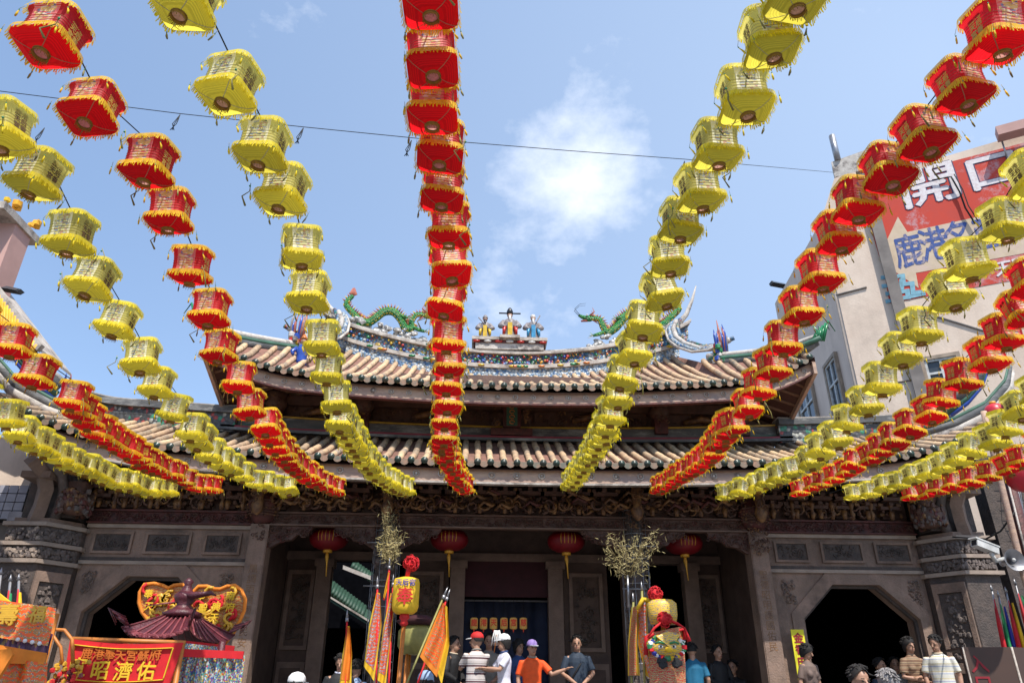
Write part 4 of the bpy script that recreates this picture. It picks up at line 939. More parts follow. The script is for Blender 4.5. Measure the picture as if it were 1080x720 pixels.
STR = {
 'A': ('yellow', 'lowest yellow string at the left edge', [(-22, 420), (7, 438), (23, 457), (50, 473), (73, 487), (93, 493), (113, 503), (138, 511), (159, 516), (177, 517)]),
 'B': ('red', 'red string at the left edge', [(-25, 335), (13, 363), (40, 395), (78, 420), (93, 443), (115, 460), (137, 474), (152, 486), (169, 493), (187, 500), (207, 510), (225, 512)]),
 'C': ('yellow', 'leftmost high yellow string', [(-2, 140), (42, 188), (73, 250), (100, 300), (126, 342), (147, 380), (166, 408), (185, 432), (203, 453), (213, 465), (223, 477), (233, 487), (245, 493), (257, 500), (270, 507), (280, 510), (291, 512), (302, 516)]),
 'D': ('red', 'red string left of the roof corner', [(57, 45), (97, 122), (157, 175), (177, 227), (200, 283), (221, 330), (232, 370), (252, 402), (262, 430), (280, 450), (290, 468), (303, 483), (316, 495), (330, 505), (342, 510), (355, 515)]),
 'E': ('yellow', 'yellow string left of the centre string', [(200, 4), (245, 95), (278, 158), (300, 205), (315, 265), (326, 313), (339, 360), (346, 392), (353, 422), (361, 444), (369, 458), (376, 470), (385, 484), (396, 497), (407, 505), (417, 511), (427, 515)]),
 'F': ('red', 'centre red string', [(452, 0), (453, 68), (456, 114), (465, 160), (467, 203), (474, 241), (471, 284), (474, 322), (472, 354), (472, 382), (473, 404), (471, 424), (470, 442), (469, 458), (470, 470), (473, 481), (477, 491), (481, 500), (486, 508), (491, 514)]),
 'G': ('yellow', 'yellow string right of the centre string', [(838, -8), (811, 43), (785, 105), (757, 157), (737, 203), (720, 238), (705, 275), (694, 312), (681, 344), (668, 373), (659, 398), (651, 420), (645, 436), (639, 450), (632, 464), (625, 477), (617, 489), (609, 500), (601, 510)]),
 'H': ('red', 'red string crossing the cream building corner', [(1055, 35), (1013, 97), (972, 148), (937, 185), (907, 217), (883, 251), (865, 290), (845, 327), (828, 360), (815, 387), (802, 408), (788, 430), (772, 447), (762, 460), (752, 474), (740, 486), (728, 495), (717, 501), (706, 508), (695, 514)]),
 'I': ('yellow', 'yellow string crossing the painted arrow', [(1090, 190), (1062, 237), (1021, 276), (1000, 312), (972, 347), (950, 374), (932, 402), (912, 426), (896, 444), (880, 461), (866, 474), (853, 486), (833, 496), (821, 501), (808, 507), (797, 512), (785, 516), (775, 518), (765, 520)]),
 'J': ('red', 'red string on the right below the arrow', [(1090, 300), (1075, 330), (1060, 353), (1042, 377), (1017, 398), (997, 418), (980, 437), (962, 451), (944, 463), (930, 472), (917, 481), (904, 489), (892, 496), (880, 501), (868, 506), (857, 511), (843, 516)]),
 'K': ('yellow', 'lower yellow string at the right edge', [(1095, 415), (1077, 434), (1062, 450), (1046, 463), (1028, 473), (1010, 482), (993, 491), (978, 498), (962, 503), (947, 508), (932, 513), (917, 518), (900, 521)]),
 'L': ('red', 'lowest red string at the right edge', [(1098, 470), (1077, 484), (1060, 492), (1044, 499), (1026, 505), (1007, 510), (990, 514), (975, 518), (960, 521)]),
}
def zcurve(Y, z1): T_ = (Y-2.2)/8.2; return 4.2+(z1-4.2)*T_-4*.47*T_*(1-T_)
count = 0
for key, (c, where, L) in STR.items():
    P3 = []
    z1 = at(*L[-1], 10.4).z
    for i, (u, v) in enumerate(L):
        d = ray(u, v); t = .5; best = None
        while t < 15:
            p = CAM+d*t
            if p.z > zcurve(p.y, z1) and p.y > -1: best = p; break
            t += .01
        if best is None or best.y > 10.4: best = at(u, v, 10.4)
        P3.append(best)
    # spread the packed far end evenly between the last well measured lantern and the eave
    P3[-1] = at(*L[-1], 10.4)
    k0 = next((i for i, p in enumerate(P3) if p.y > 6.2), len(P3)-2)
    k0 = min(k0, len(P3)-2); nfar = len(P3)-1-k0
    for i in range(1, nfar):
        Y = P3[k0].y+(10.4-P3[k0].y)*i/nfar; P3[k0+i] = at(*L[k0+i], Y)
    # fill gaps so that spacing stays lifelike
    out = []
    for i in range(len(P3)-1):
        out.append(P3[i]); g = (P3[i+1]-P3[i]).length
        m_ = int(g/.53)
        if i >= k0-1:
            for j in range(1, m_+1): out.append(P3[i].lerp(P3[i+1], j/(m_+1)))
    out.append(P3[-1])
    grp = '%s fringed lanterns of the %s' % (c, where)
    n = 0
    for i, p in enumerate(out):
        u, v, dd = pix(p)
        n += 1
        px = .25/dd*F
        det = px > 27
        ctr = Vector((0, 0, .13))
        sc = rnd.uniform(.9, .99)
        # 'from the top' counts only what is in the picture
        place_lantern(c, p+ctr, rnd.gauss(0, .14)+(-.05 if u < 400 else .05), (rnd.gauss(0, .09)+.02, rnd.gauss(0, .085)), sc, '', grp, det)['_n'] = (key, n, u, v)[1]
        count += 1
    objs = [o for o in COL.objects if o.get('group') == grp]
    vis = [o for o in objs if -20 < pix(o.location)[0] < 1100 and pix(o.location)[1] > -45]
    for o in objs:
        del o['_n']
        if o not in vis:
            for ch in list(o.children): bpy.data.objects.remove(ch)
            bpy.data.objects.remove(o)
    for i, o in enumerate(vis): o['label'] = '%s %s fringed lantern down the %s' % (ORD[i+1], c, where)
    # suspension cord
    e0 = out[0]+(out[0]-out[1]).normalized()*2.5+Vector((0, 0, .35)); 
    mb = MB(); mb.tube([e0]+[p+Vector((0, 0, .13)) for p in out]+[out[-1]+Vector((0, .75, .2))], .004, 'cord', 4)
    o = mb.build('hanging_cord'); tag(o, 'thin black cord carrying the %s' % where, 'cord', 'cords of the lantern strings')
print('lanterns', count)
# the long wire across the sky, with dangling hooks
mb = MB(); wp = [at(-10, 95, 9), at(190, 120, 9), at(320, 134, 9), at(440, 146, 9), at(600, 159, 9.5), at(722, 168, 10), at(880, 182, 17.6)]
mb.tube(wp, .008, 'cord', 4); tag(mb.build('overhead_wire'), 'long thin wire stretched across the sky to the cream building', 'wire')
for (u, v, lab) in ((47, 135, 'bundle of hooks hanging above the first yellow lanterns at far left'), (190, 121, 'twisted hook wire dangling between the two left strings'), (320, 135, 'hook wire dangling right of the third yellow lantern string'), (434, 148, 'small hook dangling left of the centre string'), (722, 170, 'hook wire hanging beside the yellow string right of centre')):
    b = at(u, v, 9); mb = MB(); h = .32
    for k in range(3): mb.tube([(0, 0, 0), (.02*k-.05, 0, -h*.4), (-.08+.03*k, 0, -h*.6), (-.03-.03*k, 0, -h)], .007, 'cord', 4)
    o = mb.build('hook_wire', loc=b); tag(o, lab, 'hook', 'hooks dangling from the overhead wire')

# ------------------------------------------------------------------ round red lanterns under the frieze
for i, (u, v) in enumerate(((347, 568), (474, 569), (597, 571), (721, 573))):
    c = at(u, v, 12.95); e = empty('round_lantern', c, label=['round red lantern left of the left dragon column', 'round red lantern just right of the left dragon column', 'round red lantern just left of the right dragon column', 'round red lantern right of the right dragon column'][i], cat='lantern', group='round red lanterns under the beam')
    mb = MB(); mb.lathe([(.08, .19)]+[(.33*math.sin(PI*k/12)**.8, .19*math.cos(PI*k/12)) for k in range(1, 12)]+[(.08, -.19)], (0, 0, 0), 'ball_red', 28); mb.build('shade', e)
    mb = MB()
    for j in range(5):
        a = R(-90+(j-2)*11); mb.tube([(math.cos(a)*r, math.sin(a)*r, z) for r, z in ((.30, .1), (.335, .04), (.335, -.02), (.31, -.08))], .006, 'ball_gold', 4)
    mb.build('gold_strokes', e)
    mb = MB(); mb.lathe([(.08, .18), (.08, .23)], (0, 0, 0), 'ball_gold', 12); mb.lathe([(.08, -.23), (.08, -.18)], (0, 0, 0), 'ball_gold', 12); mb.tube([(0, 0, .2), (0, 0, .5)], .006, 'cord', 4); mb.build('rims', e)
    mb = MB(); mb.tube([(0, 0, -.22), (0, 0, -.3), (.01, 0, -.42), (.02, 0, -.62)], [.02, .035, .012, .008], 'ball_gold', 7); mb.build('tassel', e)
for i, (u, v, Y) in enumerate(((1050, 436, 10.6), (1069, 428, 10.0), (1079, 500, 8.0))):
    c = at(u, v, Y); e = empty('round_lantern', c, label=['round red lantern behind the lower right yellow string, left one', 'round red lantern nearest the right edge above the yellow string', 'large dark pink lantern cut by the right edge'][i], cat='lantern', group='round red lanterns at the right edge')
    k = .8 if i < 2 else 1.0; mb = MB(); mb.lathe([(.06*k, .2*k)]+[(.2*k*math.sin(PI*j/12)**.7, .2*k*math.cos(PI*j/12)) for j in range(1, 12)]+[(.06*k, -.2*k)], (0, 0, 0), 'plastic_red', 20); mb.build('shade', e)
    mb = MB(); mb.lathe([(.06*k, .2*k), (.06*k, .25*k)], (0, 0, 0), 'ball_gold', 12); mb.build('rim', e)
# six small lit lanterns inside
for i, u in enumerate((500, 510, 520.5, 531.5, 541.5, 552)):
    c = at(u, 657, 15.2); e = empty('box_lantern', c, label='small lit yellow box lantern, %s from the left inside the centre doorway' % ORD[i+1], cat='lantern', group='small lit lanterns in the hall')
    mb = MB(); mb.lathe([(.07, .13), (.1, .11), (.1, -.11), (.07, -.13)], (0, 0, 0), 'lit_yellow', 8); mb.build('shade', e)
    mb = MB(); mb.tube([(0, 0, -.13), (0, 0, -.2)], [.02, .01], 'lit_red', 5); mb.tube([(0, 0, .13), (0, 0, 1.2)], .004, 'cord', 4); mb.build('tassel', e)
    me = glyphs('鹿港天后宮慈'[i], .17, 'lit_red', extrude=.001, bold=.006); o = bpy.data.objects.new('lettering', me); COL.objects.link(o); o.parent = e; o.location = (0, -.103, 0); o.rotation_euler = (R(90), 0, 0)
    e.scale = (.72, .72, .8)

# ------------------------------------------------------------------ cream building on the right
B = empty('cream_building', (9.75, 18, 0), label='cream concrete building with a faded red painted wall sign', cat='building')
P0 = Vector((9.75, 18, 0)); rv = ray(-1150, 733); D = -Vector((rv.x, rv.y, 0)).normalized(); nin = Vector((-D.y, D.x, 0)); nin = nin if nin.y > 0 else -nin
rv2 = ray(610, 738); D2 = Vector((rv2.x, rv2.y, 0)).normalized()
def bp(u, v): return onplane(u, v, P0, D)
def loc(P): return P-P0
bpart = lambda mb, n, par=None: (lambda o: o)(mb.build(n, par or B))
corner_top = bp(866, 232); c0 = Vector((corner_top.x, corner_top.y, 0))
mb = MB()
tl = bp(880, 188); t2 = bp(902, 180); t3 = bp(905, 192); tr = bp(1080, 149)+D*1.0+Vector((0, 0, .3))
poly = [bp(866, 232), tl, t2, t3, tr, Vector((tr.x, tr.y, 0)), Vector((bp(866, 232).x, bp(866, 232).y, 0))]
mb.prism([loc(p) for p in poly], nin*.4, 'cream_plaster'); bpart(mb, 'front_wall')
cc = bp(866, 232); cz = Vector((cc.x, cc.y, 0))
def sp_(u, v): return onplane(u, v, cz, D2)
mb = MB(); far = sp_(817, 320); q = [cc, far, Vector((far.x, far.y, 0)), cz]
nside = Vector((D2.y, -D2.x, 0)); mb.prism([loc(p)+nside*.01 for p in q], nside*.4, 'side_plaster'); bpart(mb, 'side_wall')
mb = MB(); mb.prism([loc(p)+nside*.41+Vector((0, 0, -.3)) for p in (cc, far)]+[loc(p)+D*14+Vector((0, 0, -.3)) for p in (far, cc)], (0, 0, -.2), 'grey_plaster'); bpart(mb, 'roof_slab')
# pilaster and slab seams
mb = MB()
for (a, b) in (((917, 230), (981, 470)),):
    p, q = bp(*a), bp(*b); lo = Vector((p.x, p.y, 0)); w_ = D*.3
    mb.prism([loc(lo), loc(lo+w_), loc(lo+w_+Vector((0, 0, p.z+1.5))), loc(lo+Vector((0, 0, p.z+1.5)))], -nin*.18, 'grey_plaster')
bpart(mb, 'pilaster')
mb = MB()
for (a, b, r_) in (((880, 312), (914, 303), .03), ((985, 333), (1080, 362), .03), ((870, 262), (903, 412), .035), ((914, 408), (980, 398), .02)):
    p, q = bp(*a)-nin*.02, bp(*b)-nin*.02
    if a[0] == 870: q = Vector((p.x, p.y, 0))
    mb.tube([loc(p), loc(q)], r_, 'grey_plaster', 5)
bpart(mb, 'wall_pipe')
def window(par, p, dx, w_, h, nrm, name='window'):
    e = bpy.data.objects.new(name, None); COL.objects.link(e); e.parent = par
    mb = MB(); z = Vector((0, 0, 1)); a = p
    def pr(x0, x1, z0, z1, d0, d1, m): mb.prism([a+dx*x0+z*z0+nrm*d0, a+dx*x1+z*z0+nrm*d0, a+dx*x1+z*z1+nrm*d0, a+dx*x0+z*z1+nrm*d0], nrm*(d1-d0), m)
    pr(-.1, 0, -.1, h+.1, 0, .1, 'frame_tan'); pr(w_, w_+.1, -.1, h+.1, 0, .1, 'frame_tan'); pr(0, w_, h, h+.1, 0, .1, 'frame_tan'); pr(0, w_, -.1, 0, 0, .1, 'frame_tan'); mb.build('surround', e)
    mb = MB(); pr(0, w_, 0, h, .005, .012, 'glass'); mb.build('pane', e)
    mb = MB(); f = .06
    for q in ((0, f, 0, h), (w_-f, w_, 0, h), (w_/2-f/2, w_/2+f/2, 0, h), (f, w_/2-f/2, 0, f), (w_/2+f/2, w_-f, h-f, h), (f, w_/2-f/2, h-f, h), (w_/2+f/2, w_-f, 0, f), (f, w_/2-f/2, h*.58, h*.58+f), (w_/2+f/2, w_-f, h*.58, h*.58+f)): pr(*q, .012, .06, 'frame_white')
    mb.build('frame', e)
# windows of the side wall and front wall
p = sp_(852, 455); q = sp_(866, 449); wd = (q-p); window(B, loc(sp_(866, 452)), D2, 1.5, 1.8, -nside)
window(B, loc(sp_(894, 432)), D2, .9, 1.7, -nside); window(B, loc(sp_(838, 480)), D2, 1.3, 1.6, -nside)
window(B, loc(bp(984, 418)), D, .75, 1.0, -nin)
# painted sign
def paint(pts, off, m, name, par):
    mb = MB(); mb.prism([loc(bp(*p))-nin*off for p in pts], -nin*.004, m); return mb.build(name, par)
S = bpy.data.objects.new('painted_sign', None); COL.objects.link(S); S.parent = B
paint([(905, 196), (1110, 143), (1110, 288), (938, 320), (933, 290)], .006, 'sign_red', 'red_field', S)
paint([(947, 229), (957, 245), (1110, 212), (1110, 262), (966, 288), (969, 304), (926, 274)], .012, 'sign_cream', 'arrow', S)
up = Vector((0, 0, 1))
def wtext(t, u, v, size, m, off=.02, bold=.01, name='lettering', sx=.65):
    me = glyphs(t, size, m, extrude=.004, bold=bold); o = bpy.data.objects.new(name, me); COL.objects.link(o); o.parent = S
    mm = Matrix.Identity(4); o_ = loc(bp(u, v))-nin*off; z = D.cross(up)
    for i in range(3): mm[i][0] = D[i]*sx; mm[i][1] = up[i]; mm[i][2] = z[i]; mm[i][3] = o_[i]
    o.matrix_local = mm; return o
wtext('鹿', 959, 267, 1.15, 'blue_paint', .018, .02); wtext('港', 986, 260, 1.15, 'blue_paint', .018, .02); wtext('名', 1013, 253, 1.15, 'blue_paint', .018, .02); wtext('産', 1043, 247, 1.15, 'blue_paint', .018, .02)
for ch, u, v, s_ in (('開', 980, 198, 1.45), ('口', 1048, 182, 1.3)):
    wtext(ch, u, v, s_, 'ink_line', .014, .05, sx=1.15); wtext(ch, u, v, s_, 'white_paint', .024, .025, sx=1.15)
wtext('天', 1059, 284, .48, 'white_paint', .018, .012, sx=.95); wtext('后', 1077, 280, .48, 'white_paint', .018, .012, sx=.95); wtext('上', 990, 297, .4, 'white_paint', .018, .01, sx=.95)
# sky blue meander at the lower left of the sign
mb = MB()
for a in [[(931, 293), (952, 291), (953, 300), (962, 299), (963, 309), (974, 308)], [(932, 302), (945, 300), (947, 317)], [(936, 318), (974, 310)], [(936, 310), (957, 307), (958, 314)], [(940, 296), (941, 305), (950, 304)], [(951, 296), (951, 305)]]:
    for i in range(len(a)-1):
        p, q = loc(bp(*a[i]))-nin*.02, loc(bp(*a[i+1]))-nin*.02; t = (q-p).normalized(); n_ = t.cross(nin).normalized()*.06; mb.prism([p-n_-t*.05, q-n_+t*.05, q+n_+t*.05, p+n_-t*.05], -nin*(.004+.001*i), 'sky_paint')
mb.build('meander_border', S)
# roof clutter
mb = MB(); p = loc(bp(884, 186)); mb.prism([p-D*.1, p+D*.9, p+D*.9+up*.7, p-D*.1+up*.6], nin*.5, 'grime_white'); mb.tube([p+D*.1+up*.6, p+D*.1+up*1.6], .1, 'metal', 7); bpart(mb, 'parapet_post')
tk = bp(915, 178)+nin*.9; e = empty('water_tank', tk-up*1.5, label='grey roof water tank behind the red lantern on the cream building', cat='water tank'); mb = MB(); mb.lathe([(.7, 0), (.7, 1.35), (.5, 1.55), (.1, 1.6)], (0, 0, 0), 'metal', 18); mb.build('drum', e)
mb = MB()
for k in range(4): mb.tube([(.7*math.cos(k*1.57), .7*math.sin(k*1.57), 0), (.75*math.cos(k*1.57), .75*math.sin(k*1.57), -.6)], .04, 'metal', 5)
mb.build('stand', e)
p = bp(1052, 155); e = empty('roof_awning', p-nin*.2, label='pink sheet awning on top edge of the painted wall', cat='awning'); mb = MB(); mb.prism([Vector((0, 0, 0)), D*3, D*3+up*.05-nin*.3, up*.05-nin*.3], up*.3, 'pink_wall'); mb.build('sheet', e); mb = MB(); mb.tube([D*.1, D*.1-up*.5+nin*.1], .03, 'metal', 4); mb.build('strut', e)
# loose cables on the wall
mb = MB(); cs = [(1003, 189), (1012, 205), (1018, 222), (1028, 238)]; mb.tube([bp(*a)-nin*.12 for a in cs], .03, 'cord', 4); mb.tube([bp(a[0]+3, a[1]-1)-nin*.2 for a in cs], .02, 'cord', 4); mb.tube([bp(983, 192)-nin*.1, bp(1003, 189)-nin*.12], .02, 'cord', 4)
tag(mb.build('wall_cable'), 'tangled black cable drooping across the red painted wall', 'cable')
def floodlight(u, v, Y, label, s):
    c = at(u, v, Y); e = empty('floodlight', c, label=label, cat='floodlight', group='floodlights on the neighbouring roofs')
    mb = MB(); k = .12*Y/10; mb.prism([(-k, -k*.4, -k*.3), (k, -k*.3, -k*.6), (k, k*.3, k*.1), (-k*.8, k*.3, k*.45)], (0, k*.9, 0), 'cord'); mb.build('housing', e)
    mb = MB(); mb.prism([(-k*.9, -k*.42, -k*.25), (k*.9, -k*.34, -k*.52), (k*.9, k*.2, k*.02), (-k*.72, k*.24, k*.38)], (0, -.02, 0), 'glass'); mb.build('lens', e)
    mb = MB(); mb.tube([(0, k*.4, 0), (s*k*1.8, k*.4, -k*.2)], k*.12, 'metal', 5); mb.build('bracket', e)
floodlight(821, 298, 24, 'dark floodlight jutting from the left edge of the cream building', 1)
floodlight(12, 304, 9.4, 'dark floodlight above the orange awning at the left edge', -1)

# ------------------------------------------------------------------ left edge buildings
def polypx(mb, pts, Y, dep, m, off=Vector((0, 0, 0))): mb.prism([at(u, v, Y)-off for u, v in pts], (0, dep, 0), m)
o0 = at(5, 240, 9.5); b0 = Vector((o0.x, 9.5, 0)); e = empty('pink_house', b0, label='pink walled house corner with orange flowers along its eave, upper left', cat='house')
mb = MB(); x1 = at(10, 255, 9.5).x; z1 = at(22, 236, 9.5).z
mb.box(-3, x1-b0.x, 0, .4, 4.5, z1, 'pink_wall'); mb.box(-3, -.9, 0, .5, .004, 4.5, 'pink_wall'); mb.build('wall', e)
mb = MB(); mb.box(-3, at(21, 232, 9.5).x-b0.x, -.4, .6, z1, z1+.12, 'grime_rail'); mb.build('eave', e)
mb = MB()
for k in range(160):
    mb.blob((rnd.uniform(-3, at(18, 225, 9.5).x-b0.x), rnd.uniform(-.5, .6), z1+.16+rnd.uniform(.02, .25)), rnd.uniform(.04, .09), rnd.choice(['tile_orange', 'flag_yellow', 'tile_orange']), (1, 1, 1), 6, .2)
mb.build('flower_trim', e)
Y = 9.3; a = at(-30, 285, Y); b = at(41, 366, Y)
e = empty('orange_awning', (b.x, Y, b.z), label='orange corrugated awning roof sloping down at the left edge', cat='awning')
bb = Vector((b.x, Y, b.z)); aa = at(-30, 272, Y)-bb
lo = at(-30, 350, Y)-bb; mb = MB(); K = 26
mb.prism([aa, Vector((0, 0, 0)), Vector((-.04, 0, -.1)), lo], (0, .04, 0), 'tile_orange')
for k in range(K):
    t = (k+.5)/K; p = aa.lerp(Vector((0, 0, 0)), t); q = lo.lerp(Vector((-.04, 0, -.1)), t); mb.tube([p+Vector((0, -.01, 0)), q+Vector((0, -.01, 0))], .03, 'tile_orange', 6)
mb.prism([aa, Vector((0, 0, 0)), Vector((0, .9, 0)), aa+Vector((0, .9, 0))], (0, 0, -.04), 'grime_rail'); mb.build('sheet', e)
mb = MB(); mb.prism([aa+Vector((0, -.03, .1)), Vector((.05, -.03, .03)), Vector((0, -.03, -.06)), aa+Vector((0, -.03, -.02))], (0, .08, 0), 'grime_rail'); mb.build('gutter', e)
e = empty('old_left_house', (at(0, 520, 13).x-1, 13, 0), label='old cream and grey tiled house wall behind the left pier', cat='house'); eb = Vector((at(0, 520, 13).x-1, 13, 0))
def lp(u, v, Y=13): return at(u, v, Y)-eb
mb = MB(); mb.prism([lp(-80, 455), lp(20, 462), lp(34, 500), lp(-6, 640), lp(-80, 640)], (0, .5, 0), 'cream_plaster'); mb.build('upper_wall', e)
mb = MB(); x0, x1 = lp(-60, 540, 12.6).x, lp(35, 535, 12.6).x; zt, zb = lp(0, 515, 12.6).z, lp(0, 547, 12.6).z; y = -.4
mb.box(x0, x1, y, y+.35, zb, zt, 'cord')
for i in range(int((x1-x0)/.16)):
    for j in range(4): mb.box(x0+.16*i, x0+.16*i+.145, y-.02, y, zb+.145*j, zb+.145*j+.13, 'wall_tile')
mb.build('tiled_wall', e)
mb = MB(); mb.box(lp(10, 545, 12.3).x, lp(31, 545, 12.3).x, -.75, -.5, lp(0, 549, 12.3).z, lp(0, 540, 12.3).z, 'metal'); mb.build('meter_box', e)
mb = MB(); mb.box(-4, lp(20, 600, 12.9).x, -.1, .4, .004, zb, 'grey_plaster'); mb.build('lower_wall', e)
e = empty('shop_wall', (9.9, 12.6, 0), label='dark netted shop wall beyond the right pier', cat='wall')
mb = MB(); mb.box(-1.3, 3, 0, .3, .004, 5.6, 'stone_dark'); mb.build('wall', e)
mb = MB()
for k in range(26): mb.tube([(-1.0+.1*k, -.05, 3.9), (-1.1+.1*k+.1*math.sin(k), -.12, 4.6), (-.9+.08*k, -.05, 5.4)], .008, 'metal', 3)
for k in range(8): mb.tube([(-1.1, -.08, 4.0+.18*k), (.9, -.08, 4.05+.18*k)], .006, 'metal', 3)
mb.build('netting', e)

# post, camera, loudspeaker at the right
pb = at(1078, 600, 9.2); pt = at(1046, 470, 9.2); e = empty('utility_post', (pb.x, 9.2, 0), label='weathered leaning post with pipes at the right edge', cat='post')
mb = MB(); bx = pb.x; dz = (pt-pb); mb.tube([(0+ (-dz.x)*1.0*0, 0, 0), (0, 0, pb.z), (dz.x, 0, pt.z), (dz.x*1.35, 0, pt.z+.5)], .04, 'fascia', 8); mb.tube([(.16, .05, 0), (.16, .05, pb.z), (.16+dz.x, .05, pt.z)], .07, 'wood_red', 6); mb.tube([(.1, 0, 0), (.1, 0, pb.z), (.1+dz.x, .0, pt.z)], .014, 'grime_white', 6); mb.build('shaft', e)
c = at(1040, 577, 9.2); e = empty('security_camera', c, .3, label='white security camera pointing left from the post', cat='camera')
mb = MB(); mb.X = Matrix.Rotation(R(14), 4, 'Y') @ Matrix.Scale(.72, 4); mb.box(-.27, .22, -.07, .07, -.06, .06, 'ginger'); mb.box(-.31, .24, -.08, .08, .06, .085, 'ginger'); mb.build('housing', e)
mb = MB(); mb.X = Matrix.Rotation(R(14), 4, 'Y') @ Matrix.Scale(.72, 4); mb.box(-.276, -.27, -.05, .05, -.045, .045, 'cord'); mb.build('lens', e)
mb = MB(); mb.tube([(.05, 0, -.05), (.1, 0, -.16), (.4, .05, -.1)], .03, 'ginger', 6); mb.build('bracket', e)
c = at(1066, 591, 9.2); e = empty('loudspeaker', c, label='grey horn loudspeaker below the security camera', cat='loudspeaker')
mb = MB(); mb.X = Matrix.Rotation(R(90), 4, 'X'); mb.lathe([(.135, .08), (.115, .065), (.07, .02), (.035, -.04), (.035, -.15), (.05, -.16)], (0, 0, 0), 'metal', 22, caps=False); mb.build('horn', e)
mb = MB(); mb.blob((0, -.06, 0), .025, 'ginger'); mb.build('driver', e)
mb = MB(); mb.tube([at(1070, 540, 9.2), at(1055, 560, 9.3), at(1040, 568, 10), at(1005, 566, 11.5)], .012, 'cord', 4); tag(mb.build('sagging_cable'), 'thin cable sagging from the post to the right pier', 'cable')

# ------------------------------------------------------------------ people
def smooth_union(mb, name, voxel, parent, smooth=4):
    me = mb.mesh(name+'_raw'); o = bpy.data.objects.new(name, me)
    r = o.modifiers.new('r', 'REMESH'); r.mode = 'VOXEL'; r.voxel_size = voxel; r.use_smooth_shade = True
    if smooth: s = o.modifiers.new('s', 'SMOOTH'); s.iterations = smooth; s.factor = .5
    m2 = evaluated(o); m2.name = name; bpy.data.meshes.remove(me)
    m2.materials.clear(); m2.materials.append(MATS[mb.mats[0]])
    q = bpy.data.objects.new(name, m2); COL.objects.link(q); q.parent = parent; return q
def person(x, y, z, yaw, label, shirt, pants='denim', h=1.68, hair='hair_black', cap=None, female=False, pose='down', lean=0, collar=None, long=False, turn=0, nod=0, extra=None, visor=True, hat_extra=None):
    """yaw 0 = faces the camera (-y)"""
    e = empty('person', (x, y, z), yaw, label, 'person'); k = h/1.7
    e.scale = (k, k, k)
    sw = .175 if female else .2
    J = {'ank': (.09, .02, .07), 'knee': (.095, -.01, .48), 'hip': (.09, 0, .9)}
    arms = {}
    for s in (-1, 1):
        sh = Vector((s*(sw-.015), 0, 1.385))
        if pose == 'down': el, wr = Vector((s*(sw+.05), .02, 1.13)), Vector((s*(sw+.03), -.06, .89))
        elif pose == 'crossed': el, wr = Vector((s*(sw+.05), -.02, 1.13)), Vector((-s*.06, -.2, 1.09+s*.03))
        elif pose == 'clasped': el, wr = Vector((s*(sw+.06), -.02, 1.15)), Vector((s*.05, -.22, .98))
        elif pose == 'hips': el, wr = Vector((s*(sw+.14), .06, 1.18)), Vector((s*(sw-.02), -.05, 1.02))
        elif pose == 'point':
            if s > 0: el, wr = Vector((.33, -.1, 1.2)), Vector((.55, -.18, 1.28))
            else: el, wr = Vector((s*(sw+.05), .02, 1.13)), Vector((s*(sw+.03), -.06, .89))
        elif pose == 'reach': el, wr = Vector((s*(sw+.02), -.14, 1.2)), Vector((s*.12, -.34, 1.22))
        elif pose == 'raise':
            if s > 0: el, wr = Vector((.22, -.22, 1.42)), Vector((.2, -.3, 1.68))
            else: el, wr = Vector((s*(sw+.02), -.14, 1.2)), Vector((s*.12, -.34, 1.2))
        arms[s] = (sh, el, wr)
    mb = MB(); m = 'skin'
    hd = Vector((0, -.015-lean*.05, 1.6))
    def ringtube(p, r, n=10, flat=1): mb.tube(p, r, m, n, flat=flat)
    mb.lathe([(.1, .88), (.14, .95), (.12, 1.08), (.14, 1.25), (.145, 1.34), (.11, 1.42), (.06, 1.46)], (0, 0, 0), m, 14, 1.0, .62)
    ringtube([(0, .01, 1.42), (0, 0, 1.5), (0, -.01, 1.56)], [.065, .055, .055])
    for s in (-1, 1):
        ringtube([(s*.09, 0, .93), (s*.095, -.01, .5), (s*.09, .03, .3), (s*.09, .02, .08)], [.09, .06, .058, .04]); ringtube([(s*.09, .05, .04), (s*.1, -.06, .035), (s*.1, -.15, .03)], [.04, .042, .03])
        sh, el, wr = arms[s]
        ringtube([sh-Vector((s*.05, 0, 0)), sh, sh.lerp(el, .5), el, el.lerp(wr, .35), wr], [.05, .052, .045, .038, .038, .026])
        d = (wr-el).normalized(); sd_ = d.cross(Vector((0, 0, 1))); sd_ = sd_.normalized() if sd_.length > .2 else Vector((0, 1, 0))
        pc = wr+d*.05; ringtube([wr, pc, pc+d*.03], [.026, .038, .034], 8, .55)
        cu = Vector((0, 0, -1))*.25
        for f in range(4):
            b_ = pc+d*.03+sd_*(.027-.018*f); L_ = (.06, .075, .07, .055)[f]; ringtube([b_-d*.02, b_+d*L_*.5, b_+(d+cu).normalized()*L_], [.0105, .01, .008], 6)
        ringtube([pc-d*.02+sd_*.025, pc+sd_*.055+d*.01, pc+sd_*.06+d*.045], [.013, .012, .009], 6)
    # head
    Rh = Matrix.Translation(hd) @ Matrix.Rotation(turn, 4, 'Z') @ Matrix.Rotation(nod, 4, 'X')
    mb.X = Rh
    mb.blob((0, .008, .035), .1, m, (.78, .98, 1.1), 16); mb.blob((0, -.03, -.035), .068, m, (.86, .9, 1.05), 12)
    mb.tube([(0, -.09, .03), (0, -.112, -.005), (0, -.1, -.015)], [.01, .017, .012], m, 6)
    for s in (-1, 1): mb.blob((s*.08, .01, .01), .025, m, (.4, .7, 1.2), 8); mb.blob((s*.033, -.08, .033), .017, m, (1.3, .6, .5), 6)
    mb.X = None
    smooth_union(mb, 'body', .0085, e, 3)
    fm = MB(); fm.X = Rh
